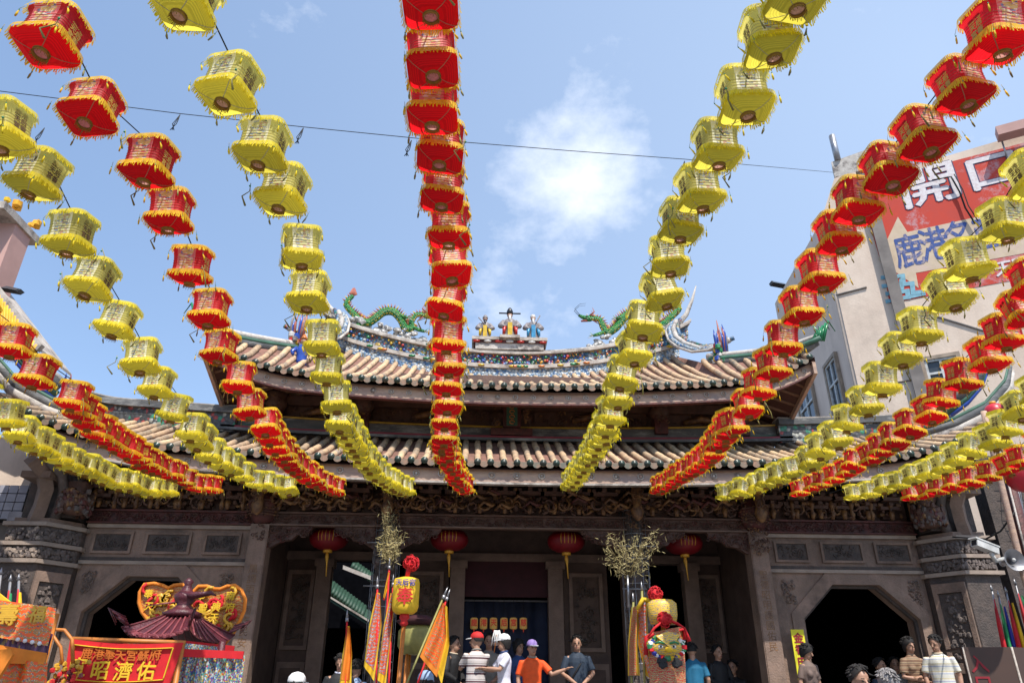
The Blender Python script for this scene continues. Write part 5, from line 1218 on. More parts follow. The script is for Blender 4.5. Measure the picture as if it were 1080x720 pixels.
    for s in (-1, 1): fm.blob((s*.032, -.091, .022), .012, 'hair_black', (1.3, .5, .55), 8); fm.tube([(s*.018, -.097, .045), (s*.05, -.088, .045)], .0045, 'hair_black', 5)
    fm.build('eyes', e)
    fm = MB(); fm.X = Rh; fm.tube([(-.022, -.094, -.05), (0, -.101, -.049), (.022, -.094, -.05)], [.003, .007, .003], 'lips', 6); fm.build('mouth', e)
    # hair
    hm = MB(); hm.X = Rh; n = 20; L = 9
    vs = []
    for i in range(L+1):
        for j in range(n):
            a = 2*PI*j/n; front = max(0, -math.sin(a)); lim = (2.35 if female else 1.85)-1.05*front**1.2
            th = lim*i/L; r = .112*(1+.03*math.sin(j*2.3+i)*(i > 1))
            if female and i > 5 and front < .3: r *= 1.1
            vs.append((math.sin(th)*math.cos(a)*r*.84, math.sin(th)*math.sin(a)*r*1.0+.012, math.cos(th)*r*1.1+.042-(.03 if female and i > 7 and front < .3 else 0)))
    hm.add(vs, [(i*n+j, (i+1)*n+j, (i+1)*n+(j+1) % n, i*n+(j+1) % n) for i in range(L) for j in range(n)], hair, True)
    for q in range(0 if cap else 90):
        a = rnd.uniform(0, 6.28); th = rnd.uniform(.1, 1.45); p = Vector((math.sin(th)*math.cos(a)*.094, math.sin(th)*math.sin(a)*.11+.012, math.cos(th)*.122+.042)); t_ = Vector((p.x, p.y-.012, 0)).normalized() if p.length else p; hm.tube([p, p+t_*.03+Vector((rnd.gauss(0, .012), rnd.gauss(0, .012), -.012))], [.014, .004], hair, 4) if not (math.sin(a) < -.2 and th > .75) else None
    hm.build('hair', e)
    if cap:
        c_ = MB(); c_.X = Rh; c_.lathe([(.104, .05), (.108, .08), (.098, .12), (.065, .155), (.01, .17)], (0, .01, 0), cap[0], 18, .88, 1.05)
        c_.build('cap', e)
        v_ = MB(); v_.X = Rh; v_.prism([(-.075, -.07, .055), (-.07, -.13, .05), (-.035, -.175, .042), (.035, -.175, .042), (.07, -.13, .05), (.075, -.07, .055)], (0, 0, .012), cap[1]); v_.build('cap_peak', e)
    # shirt
    mb = MB(); m = shirt; kx = 1.0 if female else 1.12
    hemz = .86
    mb.lathe([(.15, hemz), (.158, .95), (.135 if female else .152, 1.08), (.155, 1.22), (.165, 1.32), (.15, 1.39), (.115, 1.435), (.075, 1.47), (.07, 1.485)], (0, 0, 0), m, 18, kx, .74)
    if female: 
        for s in (-1, 1): mb.blob((s*.07, -.085, 1.26), .065, m, (1, .8, 1), 10)
    for s in (-1, 1):
        sh, el, wr = arms[s]; end = wr.lerp(el, .15) if long else sh.lerp(el, .78)
        pts = [sh-Vector((s*.07, 0, .0)), sh, sh.lerp(el, .4), sh.lerp(el, .78)]; rr = [.05, .06, .058, .064]
        if long: pts += [el, end]; rr += [.05, .042]
        mb.tube(pts, rr, m, 12)
    so_ = smooth_union(mb, 'shirt', .012, e, 4)
    # folds
    me = so_.data
    co = [v_.co.copy() for v_ in me.vertices]; no = [v_.normal.copy() for v_ in me.vertices]; fl_ = []
    for c, n_ in zip(co, no): q_ = c+n_*(noise.noise(Vector((c.x*9, c.y*9, c.z*5+x)))*.012); fl_ += [q_.x, q_.y, q_.z]
    me.vertices.foreach_set('co', fl_); me.update()
    if collar:
        c_ = MB(); c_.tube([(math.cos(a)*.072, math.sin(a)*.06-.005, 1.48-.012*math.sin(-a)) for a in [2*PI*j/16 for j in range(17)]], .014, collar, 6); c_.build('collar', e)
    mb = MB(); m = pants
    mb.lathe([(.13, .82), (.16, .88), (.152, .98)], (0, 0, 0), m, 16, 1.02, .7)
    for s in (-1, 1): mb.tube([(s*.085, 0, .9), (s*.09, 0, .75), (s*.095, -.01, .5), (s*.09, .02, .1)], [.1, .095, .078, .07], m, 12)
    smooth_union(mb, 'trousers', .018, e, 3)
    mb = MB()
    for s in (-1, 1): mb.tube([(s*.09, .06, .04), (s*.1, -.08, .04), (s*.1, -.17, .035)], [.05, .05, .036], 'cloth_black', 8)
    mb.build('shoes', e)
    if extra: extra(e)
    return e
def hplace(u, v, Y, floor=FLOOR, hmax=1.8):
    p = at(u, v, Y); return p.x, Y, floor, max(1.45, min(hmax, (p.z-floor)))
def pp(u, v, Y, yaw, label, shirt, floor=FLOOR, capd=0, **k):
    x, y, z, h = hplace(u, v, Y, floor); z0 = at(u, v, Y).z-h
    return person(x, y, z0 if floor > FLOOR-.01 and abs(z0-floor) < .05 else floor, R(yaw), label, shirt, h=h-capd, **k)
def bag(e):
    mb = MB(); mb.tube([(.16, 0, 1.44), (0, -.14, 1.25), (-.17, -.08, .98)], .018, 'cloth_black', 5, flat=.5); mb.build('bag_strap', e)
def towel(e): pass
pp(479, 674, 12.4, 60, 'man with short black hair in open black jacket beside the striped polo man', 'cloth_black', long=True, pose='clasped', collar='cloth_cream')
pp(503, 670, 12.0, 205, 'man in white polo with maroon stripes and red and white cap, back turned', 'stripe_maroon', pants='cloth_khaki', cap=('cap_red', 'cap_white'), turn=.9, collar='cloth_grey', pose='reach')
pp(516, 671, 12.9, 0, 'thin man in grey-brown shirt between the striped man and white-shirted woman', 'cloth_grey', pose='clasped')
pp(532, 672, 11.9, 285, 'woman in white shirt and pale cap facing left with raised arm', 'cloth_white', pants='cloth_white', cap=('cap_white', 'cap_white'), female=True, pose='reach', collar='cloth_blue')
pp(547, 677, 13.0, 30, 'person with brown hair in dark blue, behind the white-shirted woman', 'cloth_blue', female=True)
pp(561, 678, 11.9, 10, 'man in bright orange polo and purple cap holding one arm out', 'cloth_orange', cap=('cap_purple', 'cap_white'), pose='point', collar='cloth_grey', turn=.1)
pp(608, 673, 12.3, 0, 'man in dark navy t-shirt with hands clasped and a shoulder strap', 'cloth_navy', pose='clasped', extra=bag, turn=-.1)
pp(729, 681, 12.6, 170, 'person in teal blue t-shirt behind the costumed banner, back turned', 'cloth_teal')
pp(756, 683, 13.0, 20, 'man in black jacket standing right of the teal t-shirt', 'cloth_black', long=True, pose='clasped')
pp(772, 699, 13.4, -30, 'person in dark clothes, only a head low beside the right stone pillar', 'cloth_black', floor=.5)
pp(849, 682, 11.6, 25, 'woman in grey-brown vest over cream sleeves looking down by the yellow notice', 'cloth_brown', female=True, nod=.35, turn=.3, pose='down')
pp(957, 675, 11.9, 5, 'woman in brown striped top with arms crossed at the right gate', 'stripe_brown', female=True, pose='crossed')
pp(985, 673, 11.6, -30, 'man in pale striped polo looking down left at the right gate', 'stripe_pale', turn=-.5, nod=.25, collar='cloth_cream')
pp(927, 697, 13.2, 20, 'seated dark figure deep inside the right gate', 'cloth_navy', floor=.45)
pp(943, 696, 13.4, -20, 'pale faced person just left of the brown striped woman, inside the gate', 'cloth_grey', floor=.5)
pp(905, 708, 8.0, -5, 'black haired man whose head shows at the bottom before the right gate', 'cloth_navy', floor=0, nod=.1, turn=.2)
pp(936, 712, 7.8, 180, 'grey haired person whose head shows at the bottom, back turned', 'cloth_grey', floor=0, hair='hair_grey')
pp(360, 693, 12.0, 15, 'man in black waistcoat over pale sleeves left of the embroidered flags', 'cloth_black', nod=.3, turn=-.3, floor=.5, collar='cloth_white')
pp(376, 699, 12.4, 150, 'person in pale blue shirt half hidden behind the leftmost flag', 'cap_blue', floor=.4)
pp(313, 715, 9.0, 160, 'person in white cap at the bottom edge right of the palanquin', 'cloth_white', floor=0, cap=('cap_white', 'cap_white'))
pp(449, 713, 9.5, 170, 'person in light blue cap bending below the crossed flags', 'cap_blue', floor=0, cap=('cap_blue', 'cap_blue'))
# white horsetail whisk held up behind the woman's cap
c = at(524, 671, 12.1); e = empty('horsehair_whisk', c, label='white horsehair whisk raised behind the woman in the pale cap', cat='whisk')
mb = MB(); mb.tube([(-.05, 0, -.3), (.0, 0, .1)], .012, 'pole_wood', 6); mb.build('handle', e)
mb = MB()
for k in range(26): a = rnd.uniform(-.1, .14); mb.tube([(0, 0, .1), (a*.5, rnd.uniform(-.03, .03), .12), (a, rnd.uniform(-.04, .04), -.05), (a*1.2, 0, -.17)], [.012, .014, .012, .003], 'cap_white', 4)
mb.build('hair', e); e.scale = (.75,)*3

# ------------------------------------------------------------------ notices and boxes
c = at(843, 679, 12.3); a, b, d, f_ = [at(*q, 12.3) for q in ((839, 666), (850, 665), (858, 720), (847, 720))]
e = empty('yellow_notice', c, label='tall bright yellow paper notice pasted beside the right gate', cat='notice')
w_ = .21; mb = MB(); mb.box(-w_/2, w_/2, 0, .01, -.75, .22, 'sign_yellow'); mb.build('sheet', e)
me = glyphs('金\n香\n由\n此', .16, 'red_ink', extrude=.001, bold=.006); o = bpy.data.objects.new('lettering', me); COL.objects.link(o); o.parent = e; o.location = (0, -.004, -.17); o.rotation_euler = (R(90), 0, 0)
e = empty('brown_board_box', (0, 9, 0), label='large brown board box with red writing in the lower right corner', cat='box')
p1, p2 = at(1015, 682, 9), at(1060, 674, 9); mb = MB(); off = Vector((p1.x, 9, 0)); e.location = off
ang = .18; W = 1.1; zt = p1.z
mb.prism([(0, 0, .004), (.52, -.1, .004), (.52, -.1, zt), (0, 0, zt)], (0, .06, 0), 'brown_board'); mb.prism([(.53, -.1, .004), (1.6, .35, .004), (1.6, .35, zt), (.53, -.1, zt)], (0, .06, 0), 'brown_board'); mb.prism([(0, 0.06, zt-.02), (.53, -.04, zt-.02), (1.6, .41, zt-.02), (.9, .9, zt-.02), (.1, .6, zt-.02)], (0, 0, .02), 'brown_board'); mb.build('panels', e)
mb = MB(); mb.tube([(.525, -.105, .01), (.525, -.105, zt)], .012, 'grime_rail', 5); mb.tube([(0, -.003, .01), (0, -.003, zt)], .01, 'grime_rail', 5); mb.build('edging', e)
me = glyphs('入\n口', .2, 'red_ink', extrude=.001, bold=.004); o = bpy.data.objects.new('lettering', me); COL.objects.link(o); o.parent = e; o.location = (.13, -.03, zt-.3); o.rotation_euler = (R(90), 0, R(-10.8))
# little flags at the far right and far left
def rolled_flag(u0, v0, u1, v1, Y, cols, label, name='rolled_flag'):
    a, b = at(u0, v0, Y), at(u1, v1, Y); g = b+(b-a).normalized()*1.2; e = empty(name, g, label=label, cat='flag'); A = a-g
    mb = MB(); mb.tube([(0, 0, 0), A], .012, 'metal', 6); mb.tube([A, A*1.04], [.02, .002], 'metal', 6); mb.build('pole', e)
    for i, c in enumerate(cols):
        mb = MB(); pts = [A.lerp(Vector((0, 0, 0)), t)+Vector((.03*i+.04*t*i, -.02*i, -.03*i)) for t in (.06, .25, .5, .75, .95)]; mb.tube(pts, [.015, .04, .05, .055, .045], c, 6, flat=.5); mb.build('cloth', e)
    return e
rolled_flag(1046, 622, 1056, 668, 9.6, ['flag_red'], 'rolled red flag, leftmost of the bundle above the brown box')
rolled_flag(1053, 628, 1062, 670, 9.6, ['flag_green', 'flag_blue'], 'rolled green and blue flag, second in the bundle above the brown box')
rolled_flag(1061, 624, 1072, 670, 9.5, ['flag_red', 'flag_yellow'], 'rolled red and yellow flag, third in the bundle above the brown box')
rolled_flag(1071, 616, 1085, 668, 9.4, ['flag_red', 'flag_green'], 'rolled red flag with green edge touching the right edge')
rolled_flag(1, 605, -4, 640, 7.2, ['flag_yellow'], 'small yellow pennant at the far left edge')
rolled_flag(11, 612, 8, 640, 7.2, ['flag_red', 'flag_green'], 'small red and green pennant left of its twin, above the embroidered canopy')
rolled_flag(20, 611, 19, 640, 7.2, ['flag_red', 'flag_yellow'], 'small red and yellow pennant right of its twin, above the embroidered canopy')

# ------------------------------------------------------------------ embroidered flags
def big_flag(tip, foot, Y, shape, label, band='banner_gold', face='embroidery_flag', pole='banner_red'):
    a, b = at(*tip, Y), at(*foot, Y); d = (b-a).normalized(); L = (a.z+0)/max(.2, -d.z); g = a+d*L; g.z = 0
    e = empty('ceremonial_flag', g, label=label, cat='flag', group='embroidered flags left of the centre'); A = a-g
    mb = MB(); mb.tube([(0, 0, 0), A], .011, pole, 7); mb.tube([A, A-d*.04], .02, 'metal', 7); mb.tube([A-d*.04, A-d*.14], [.018, .002], 'metal', 6); mb.build('pole', e)
    P = [at(*q, Y)-g for q in shape]; n = len(P)//2; Lf = P[:n]; Rt = P[n:]
    def sm(Q, t):
        t *= len(Q)-1; i = min(int(t), len(Q)-2); return Q[i].lerp(Q[i+1], t-i)
    def fn(s, t, w=.0):
        p = sm(Lf, t).lerp(sm(Rt, t), s); return p+Vector((0, .035*math.sin(s*9+t*3)-.02-w, 0))
    mb = MB(); mb.grid(lambda s, t: fn(.12+.76*s, .02+.9*t, .004), 8, 16, face); mb.build('embroidery', e)
    mb = MB(); mb.grid(lambda s, t: fn(s, t), 10, 16, band); mb.build('cloth', e)
    return e
big_flag((366, 655), (364, 720), 9.3, [(366, 660), (361, 690), (358, 722), (369, 660), (372, 690), (371, 722)], 'narrow furled orange flag, leftmost in the flag cluster', face='banner_orange')
big_flag((398, 620), (397, 722), 9.2, [(397, 625), (389, 660), (384, 702), (401, 625), (403, 660), (395, 718)], 'tall furled flag with purple and white embroidery, second from left in the cluster')
big_flag((414.5, 618), (410, 722), 9.1, [(412, 625), (404, 662), (398, 716), (417, 625), (414, 660), (407, 724)], 'tall furled red embroidered flag just left of the drum lantern')
big_flag((410.5, 600), (404, 722), 9.4, [(409.5, 603), (406, 618), (404, 632), (411.5, 603), (409, 622), (406, 633)], 'thin pole flag with small red pennant under the left bamboo sprig', band='banner_red', face='banner_gold')
big_flag((467, 631), (428, 722), 8.9, [(467, 635), (456, 660), (443, 692), (469, 637), (471, 672), (461, 714)], 'orange flag with dark band leaning right, front of the crossed pair', face='embroidery_orange', band='banner_orange', pole='bamboo')
big_flag((470.5, 633), (440, 722), 9.2, [(470, 638), (463, 662), (455, 690), (472, 640), (474, 680), (466, 722)], 'golden flag behind the orange leaning flag', face='banner_gold', band='banner_gold', pole='banner_red')
# drum lantern on a pole
c = at(428, 628, 9.0); g = Vector((at(420, 722, 9.0).x-.05, 9.0, 0)); e = empty('drum_lantern_standard', g, label='yellow drum lantern with red writing and red rosette on an orange pole', cat='lantern standard'); c -= g
mb = MB(); mb.lathe([(.1, -.2), (.14, -.17), (.155, -.12), (.155, .14), (.14, .19), (.06, .21)], c, 'sign_yellow' if 0 else 'banner_gold', 20, 1, .8); mb.build('drum', e)
mb = MB(); mb.tube([(0, 0, 0), c-Vector((0, 0, .33))], .024, 'pole_wood', 8); mb.build('pole', e)
mb = MB(); mb.lathe([(.03, -.33), (.05, -.3), (.035, -.27), (.06, -.24), (.05, -.2)], c, 'cap_red', 12); mb.build('collar', e)
for t, s_, m_, dz in (('天后宮', .078, 'flag_blue', .13), ('奉', .2, 'cap_red', -.03)):
    me = glyphs(t, s_, m_, extrude=.001, bold=.0015 if s_ < .1 else .004); o = bpy.data.objects.new('lettering', me); COL.objects.link(o); o.parent = e; o.location = c+Vector((0, -.132, dz)); o.rotation_euler = (R(90), 0, 0)
def rosette(c, r, name, e, m='banner_red'):
    mb = MB()
    for k in range(46):
        a = rnd.uniform(0, 6.3); ph = rnd.uniform(-1.4, 1.4); p = c+Vector((math.cos(a)*math.cos(ph), math.sin(a)*math.cos(ph), math.sin(ph)))*r*.72
        K = 5; b0 = rnd.uniform(0, 6.3); mb.tube([p+Vector((math.cos(b0+j), rnd.uniform(-.3, .3), math.sin(b0+j)))*r*.32 for j in range(K)], r*.13, m, 5, flat=.5)
    mb.blob(c, r*.75, m, n=10); mb.build(name, e)
rosette(c+Vector((.04, 0, .37)), .095, 'rosette', e)
mb = MB(); mb.tube([c+Vector((0, 0, .2)), c+Vector((.02, 0, .34))], .03, 'banner_red', 6); mb.build('rosette_stem', e)
# second, dark lantern-like decoration behind flags
c = at(441, 672, 10.2); e = empty('ceremonial_drum', (c.x, 10.2, 0), label='dim yellow and green drum with red cloth behind the crossed flags', cat='drum'); mb = MB(); mb.lathe([(.2, c.z-.2), (.26, c.z-.1), (.26, c.z+.08), (.18, c.z+.16)], (0, 0, 0), 'bamboo', 18); mb.build('shell', e)
mb = MB(); mb.lathe([(.24, c.z+.14), (.3, c.z+.2), (.1, c.z+.27)], (0, 0, 0), 'dark_red_cloth', 14); mb.build('cloth', e); mb = MB()
for a in range(4): mb.tube([(.2*math.cos(a*1.57+.7), .2*math.sin(a*1.57+.7), 0), (.16*math.cos(a*1.57+.7), .16*math.sin(a*1.57+.7), c.z-.15)], .02, 'pole_wood', 5)
mb.build('stand', e)

# right hand side: embroidered costume banner with beast face, flags beside it
Y = 8.6; g = Vector((at(704, 700, Y).x, Y, 0)); e = empty('costumed_banner_stand', g, label='tall embroidered red and gold beast-face costume with red rosettes, right of centre', cat='processional costume')
def lc(u, v, y=None): return at(u, v, Y if y is None else y)-g
def sheet(mb, LS, RS, y, m, amp=.02, nu=10, nv=16, k=8, z=0):
    Lf = [lc(*q, y) for q in LS]; Rt = [lc(*q, y) for q in RS]
    def sm(Q, t):
        t *= len(Q)-1; i = min(int(t), len(Q)-2); return Q[i].lerp(Q[i+1], t-i)
    mb.grid(lambda s, t: sm(Lf, t).lerp(sm(Rt, t), s)+Vector((0, amp*math.sin(s*k+t*2)-z-.12*math.sin(PI*s), 0)), nu, nv, m)
mb = MB(); sheet(mb, [(682, 668), (686, 700), (684, 760)], [(721, 660), (723, 700), (724, 760)], Y, 'embroidery_costume'); mb.build('embroidered_robe', e)
mb = MB(); mb.tube([lc(700, 660), lc(700, 720), (lc(700, 720).x, 0, 0)], .03, 'pole_wood', 7); mb.build('pole', e)
mb = MB(); mb.lathe([(.12, -.1), (.14, .0), (.14, .12), (.1, .16)], lc(699, 648), 'embroidery_yellow', 16, 1.2, .8); mb.build('drum', e)
mb = MB(); mb.tube([lc(681, 690), lc(682, 672), lc(690, 668), lc(710, 666), lc(721, 663), lc(722, 674)], [.05, .055, .05, .05, .05, .04], 'banner_red', 7, flat=.5); mb.build('red_border', e)
hc = lc(703, 682, Y-.12)
mb = MB(); mb.blob(hc, .17, 'embroidery_yellow', (1.1, .5, .62), 14); mb.blob(hc+Vector((-.14, 0, .03)), .07, 'embroidery_yellow', (1.2, .5, .9), 10)
for k in range(40): a = rnd.uniform(0, 6.3); mb.blob(hc+Vector((math.cos(a)*.18, -.03, math.sin(a)*.11)), rnd.uniform(.018, .035), rnd.choice(['banner_red', 'glaze_green', 'banner_gold', 'cap_white', 'glaze_green', 'flag_blue']), (1.2, .6, 1), 6, .3)
mb.blob(hc+Vector((0, -.1, -.03)), .04, 'banner_gold', (1.2, .7, .8))
mb.prism([hc+Vector((-.12, -.09, .1)), hc+Vector((.02, -.12, -.02)), hc+Vector((.14, -.09, .12)), hc+Vector((.0, -.06, .16))], (0, .05, 0), 'embroidery_yellow'); mb.build('beast_face', e)
for s in (-1, 1):
    mb = MB(); mb.blob(hc+Vector((s*.07-.02, -.1, .0)), .024, 'cap_white', (1.3, .6, .8)); mb.blob(hc+Vector((s*.07-.02, -.118, .0)), .013, 'cord', (1, .6, 1)); mb.tube([hc+Vector((s*.03-.02, -.11, .03)), hc+Vector((s*.08-.02, -.12, .045)), hc+Vector((s*.13-.02, -.1, .03))], .012, 'glaze_green', 5); mb.build('eye', e)
mb = MB()
for s in (-1, 1):
    for k in range(6): mb.blob(hc+Vector((s*.08+rnd.uniform(-.03, .03), -.08, -.13-rnd.uniform(0, .06))), .035, 'cloth_black', (1, .6, 1), 6, .2)
mb.build('whiskers', e)
rosette(lc(691, 626), .085, 'rosette', e); rosette(lc(701, 653, Y-.15), .085, 'rosette', e)
mb = MB(); mb.tube([lc(691, 634), lc(693, 642)], .03, 'banner_red'); mb.tube([lc(701, 653, Y-.15), lc(690, 662, Y-.15), lc(683, 672, Y-.15)], [.03, .03, .015], 'banner_red', 6, flat=.5); mb.tube([lc(703, 653, Y-.15), lc(714, 657, Y-.15), lc(722, 662, Y-.15), lc(727, 676, Y-.15)], [.03, .03, .02, .045], 'banner_red', 6, flat=.5); mb.build('sash', e)
g2 = g
def side_flag(L_, R_, y, label, face, tip, foot):
    global g
    a, b = at(*tip, y), at(*foot, y); g = Vector((b.x, y, 0)); e = empty('ceremonial_flag', g, label=label, cat='flag', group='embroidered flags beside the costume')
    mb = MB(); mb.tube([(0, 0, 0), b-g, a-g], .014, 'bamboo', 6); mb.tube([a-g, a-g+Vector((0, 0, .1))], [.018, .002], 'metal', 6); mb.build('pole', e)
    mb = MB(); sheet(mb, L_, R_, y, face, .03); mb.build('embroidery', e)
    mb = MB(); L2 = [(u-1.2, v) for u, v in L_]; R2 = [(u+1.6, v) for u, v in R_]; sheet(mb, L2, R2, y+.03, 'banner_gold', .03); mb.build('cloth', e)
side_flag([(667, 640), (664, 680), (664, 712)], [(671, 640), (671, 680), (673, 712)], 8.9, 'red embroidered furled flag, leftmost beside the beast-face costume', 'embroidery_costume', (668, 634), (666, 722))
side_flag([(673, 638), (675, 680), (683, 712)], [(681, 634), (682, 670), (686, 722)], 8.8, 'white and purple embroidered flag against the beast-face costume', 'embroidery_flag', (677, 622), (680, 722))
g = g2
mb = MB(); g = Vector((at(692, 640, 8.7).x, 8.7, 0)); mb.tube([lc(672, 642, 8.7), lc(678, 632, 8.7), lc(690, 634, 8.7), lc(700, 640, 8.7), lc(706, 652, 8.7)], [.04, .06, .07, .07, .03], 'banner_gold', 7, flat=.5)
o = mb.build('yellow_drape', loc=g); tag(o, 'bright yellow silk drape tied over the drum of the beast-face costume', 'drape')
# bamboo sprigs tied to the columns
def sprig(base, tops, Y, label, leaves, spread, stake=None):
    b = at(*base, Y); e = empty('bamboo_sprig', b, label=label, cat='bamboo sprig', group='dry bamboo sprigs tied to the dragon columns')
    tw = MB(); lf = MB()
    for (u, v) in tops:
        t = at(u, v, Y)-b; mid = t*.5+Vector((rnd.uniform(-.05, .05), rnd.uniform(-.12, .12), .05)); end = t+Vector((0, rnd.uniform(-.25, .25), 0)); tw.tube([(0, 0, 0), mid, end], [.008, .006, .002], 'twig', 4)
        for k in range(leaves):
            q = rnd.uniform(.25, 1); p = (mid*(2*q) if q < .5 else mid.lerp(end, (q-.5)*2))+Vector([rnd.gauss(0, spread) for _ in range(3)])
            d = Vector((rnd.gauss(0, .7), rnd.gauss(0, .7), rnd.gauss(.05, .7))).normalized(); L_ = rnd.uniform(.05, .12); w_ = d.orthogonal().normalized()*.0065
            lf.add([p, p+d*L_*.4+w_, p+d*L_, p+d*L_*.4-w_], [(0, 1, 2, 3)], 'leaf_dry')
            if k % 6 == 0: tw.tube([mid, p], .002, 'twig', 3)
    tw.build('twigs', e); lf.build('leaves', e)
    if stake: mb = MB(); mb.tube([(0, 0, .02), at(*stake, Y)-b], .018, 'metal', 6); mb.build('stake', e)
sprig((411, 598), [(400, 566), (407, 540), (411, 532), (416, 545), (421, 565), (404, 580), (418, 578), (411, 550)], 11.4, 'narrow dry bamboo sprig tied to the left dragon column', 62, .035)
sprig((662, 608), [(636, 574), (644, 562), (640, 590), (652, 568), (660, 575), (668, 566), (676, 572), (684, 566), (693, 558), (688, 590), (680, 600), (672, 585), (650, 600), (694, 574)], 11.3, 'wide spreading dry bamboo sprig tied to the right dragon column', 40, .05, (663, 640))

# ------------------------------------------------------------------ palanquin (lower left)
Y = 6.6; g = Vector((at(150, 700, Y).x, Y, 0)); e = empty('palanquin', g, label='lacquered processional palanquin with curved dark red roof and sequinned sides', cat='palanquin')
zr_ = lc(155, 673).z; ztp = lc(174, 645).z; cx = lc(173, 650).x; cy = .4
mb = MB()
fl, fr = lc(124, 679).x, lc(196, 679).x
C4 = [(fl, 0), (fr, 0), (fr+.16, .75), (fl+.12, .75)]; T4 = [(cx-.12, cy-.1), (cx+.1, cy-.1), (cx+.12, cy+.1), (cx-.1, cy+.1)]
def rp(i, s, t):
    a, b = C4[i], C4[(i+1) % 4]; c_, d = T4[i], T4[(i+1) % 4]
    lo = Vector((a[0]+(b[0]-a[0])*s, a[1]+(b[1]-a[1])*s, zr_+.08*abs(2*s-1)**3)); hi = Vector((c_[0]+(d[0]-c_[0])*s, c_[1]+(d[1]-c_[1])*s, ztp))
    k = t**.88; return Vector((lo.x+(hi.x-lo.x)*k, lo.y+(hi.y-lo.y)*k, lo.z+(hi.z-lo.z)*t))
for i in range(4): mb.grid(lambda s, t: rp(i, s, t), 10, 8, 'lacquer')
mb.build('roof', e)
mb = MB()
for i in range(4):
    for k in range(0, 8):
        s = k/7; mb.tube([rp(i, s, t/8)+Vector((0, 0, .006)) for t in range(9)], .009, 'lacquer_light', 5)
mb.build('roof_ribs', e)
mb = MB()
for i in range(4):
    c_ = rp(i, 0, 0)
    for j in range(5): mb.tube([c_+(rp(i, 0, .3)-c_)*(.5-j*.1)+Vector((0, 0, .02*j)), c_+(c_-Vector((cx, cy, c_.z))).normalized()*(.02+.03*j)+Vector((0, 0, .06+.02*j)), c_+(c_-Vector((cx, cy, c_.z))).normalized()*(.05)+Vector((0, 0, .1-.02*j))], [.012, .012, .004], 'lacquer_light' if j % 2 else 'lacquer', 5)
for k in range(60): q = rp(0, rnd.random(), rnd.uniform(0, .1)); mb.blob(q+Vector((0, 0, .01)), .018, 'lacquer_light', (1.3, 1, .8), 6, .2)
for k in range(55):
    q = lc(rnd.uniform(80, 110), 0); mb.blob((q.x, rnd.uniform(.05, .2), zr_+.03+rnd.random()**2*.13), .02, rnd.choice(['lacquer', 'lacquer_light']), (1.6, 1, .7), 6, .3)
for k in range(16):
    q = lc(rnd.uniform(80, 105), 0).x; z_ = zr_+rnd.uniform(.03, .12); mb.tube([(q, .1, z_), (q+.05, .08, z_+.04), (q+.11, .1, z_+.01), (q+.15, .1, z_+.03)], .01, 'lacquer_light', 5)
mb.build('roof_carving', e)
tp = Vector((cx, cy, ztp)); mb = MB(); mb.lathe([(.16, 0), (.17, .03), (.1, .06), (.06, .1), (.09, .14), (.1, .18), (.05, .22), (.03, .27), (.045, .3), (.01, .33)], tp, 'lacquer', 16)
mb.tube([tp+Vector((-.04, -.05, .2)), tp+Vector((.1, -.08, .17)), tp+Vector((.25, -.1, .19)), tp+Vector((.3, -.1, .17))], [.02, .035, .02, .005], 'lacquer', 6); mb.tube([tp+Vector((-.05, -.05, .12)), tp+Vector((-.3, -.08, .08))], [.008, .004], 'lacquer_light', 4); mb.build('finial', e)
xr = lc(247, 686, 7.3).x; mb = MB(); x0, x1 = fl+.05, fr+.28
mb.prism([(fr-.02, .02, .5), (xr, .7, .5), (xr, .7, zr_-.03), (fr-.02, .02, zr_-.03)], (-.02, .01, 0), 'embroidery_cool'); mb.box(fl+.03, fr-.03, .03, .05, .5, zr_-.02, 'embroidery_orange'); mb.build('side_curtains', e)
mb = MB(); mb.prism([(fr-.05, .0, zr_-.1), (xr, .7, zr_-.1), (xr, .7, zr_-.01), (fr-.05, .0, zr_-.01)], (.0, -.02, 0), 'banner_red'); mb.build('red_trim', e)
# bright sequinned curtain on the right that faces the camera
A, B_, = lc(192, 688), lc(247, 686)
mb = MB(); zt = A.z; mb.grid(lambda s, t: (A.x+(B_.x-A.x)*s, .02+.03*math.sin(s*40)+.3*s, zt-.9*t), 60, 2, 'embroidery_cool'); mb.build('sequinned_valance', e)
mb = MB(); mb.prism([(A.x, -.01, zt-.03), (B_.x, .29, zt-.03), (B_.x, .29, zt+.03), (A.x, -.01, zt+.03)], (0, -.02, 0), 'banner_red'); mb.build('valance_band', e)
mb = MB()
for x_ in (fl+.1, fr+.2):
    mb.tube([(x_, .3, .5), (x_, .3, zr_)], .03, 'lacquer', 6); mb.tube([(x_, -1.3, .7), (x_, 2.2, .7)], .035, 'pole_wood', 8)
mb.box(fl+.05, fr+.3, .15, 1.0, .3, .5, 'lacquer')
for x_ in (fl+.1, fr+.2):
    for y_ in (.2, .95): mb.box(x_-.03, x_+.03, y_-.03, y_+.03, 0, .3, 'lacquer')
mb.build('carrying_frame', e)
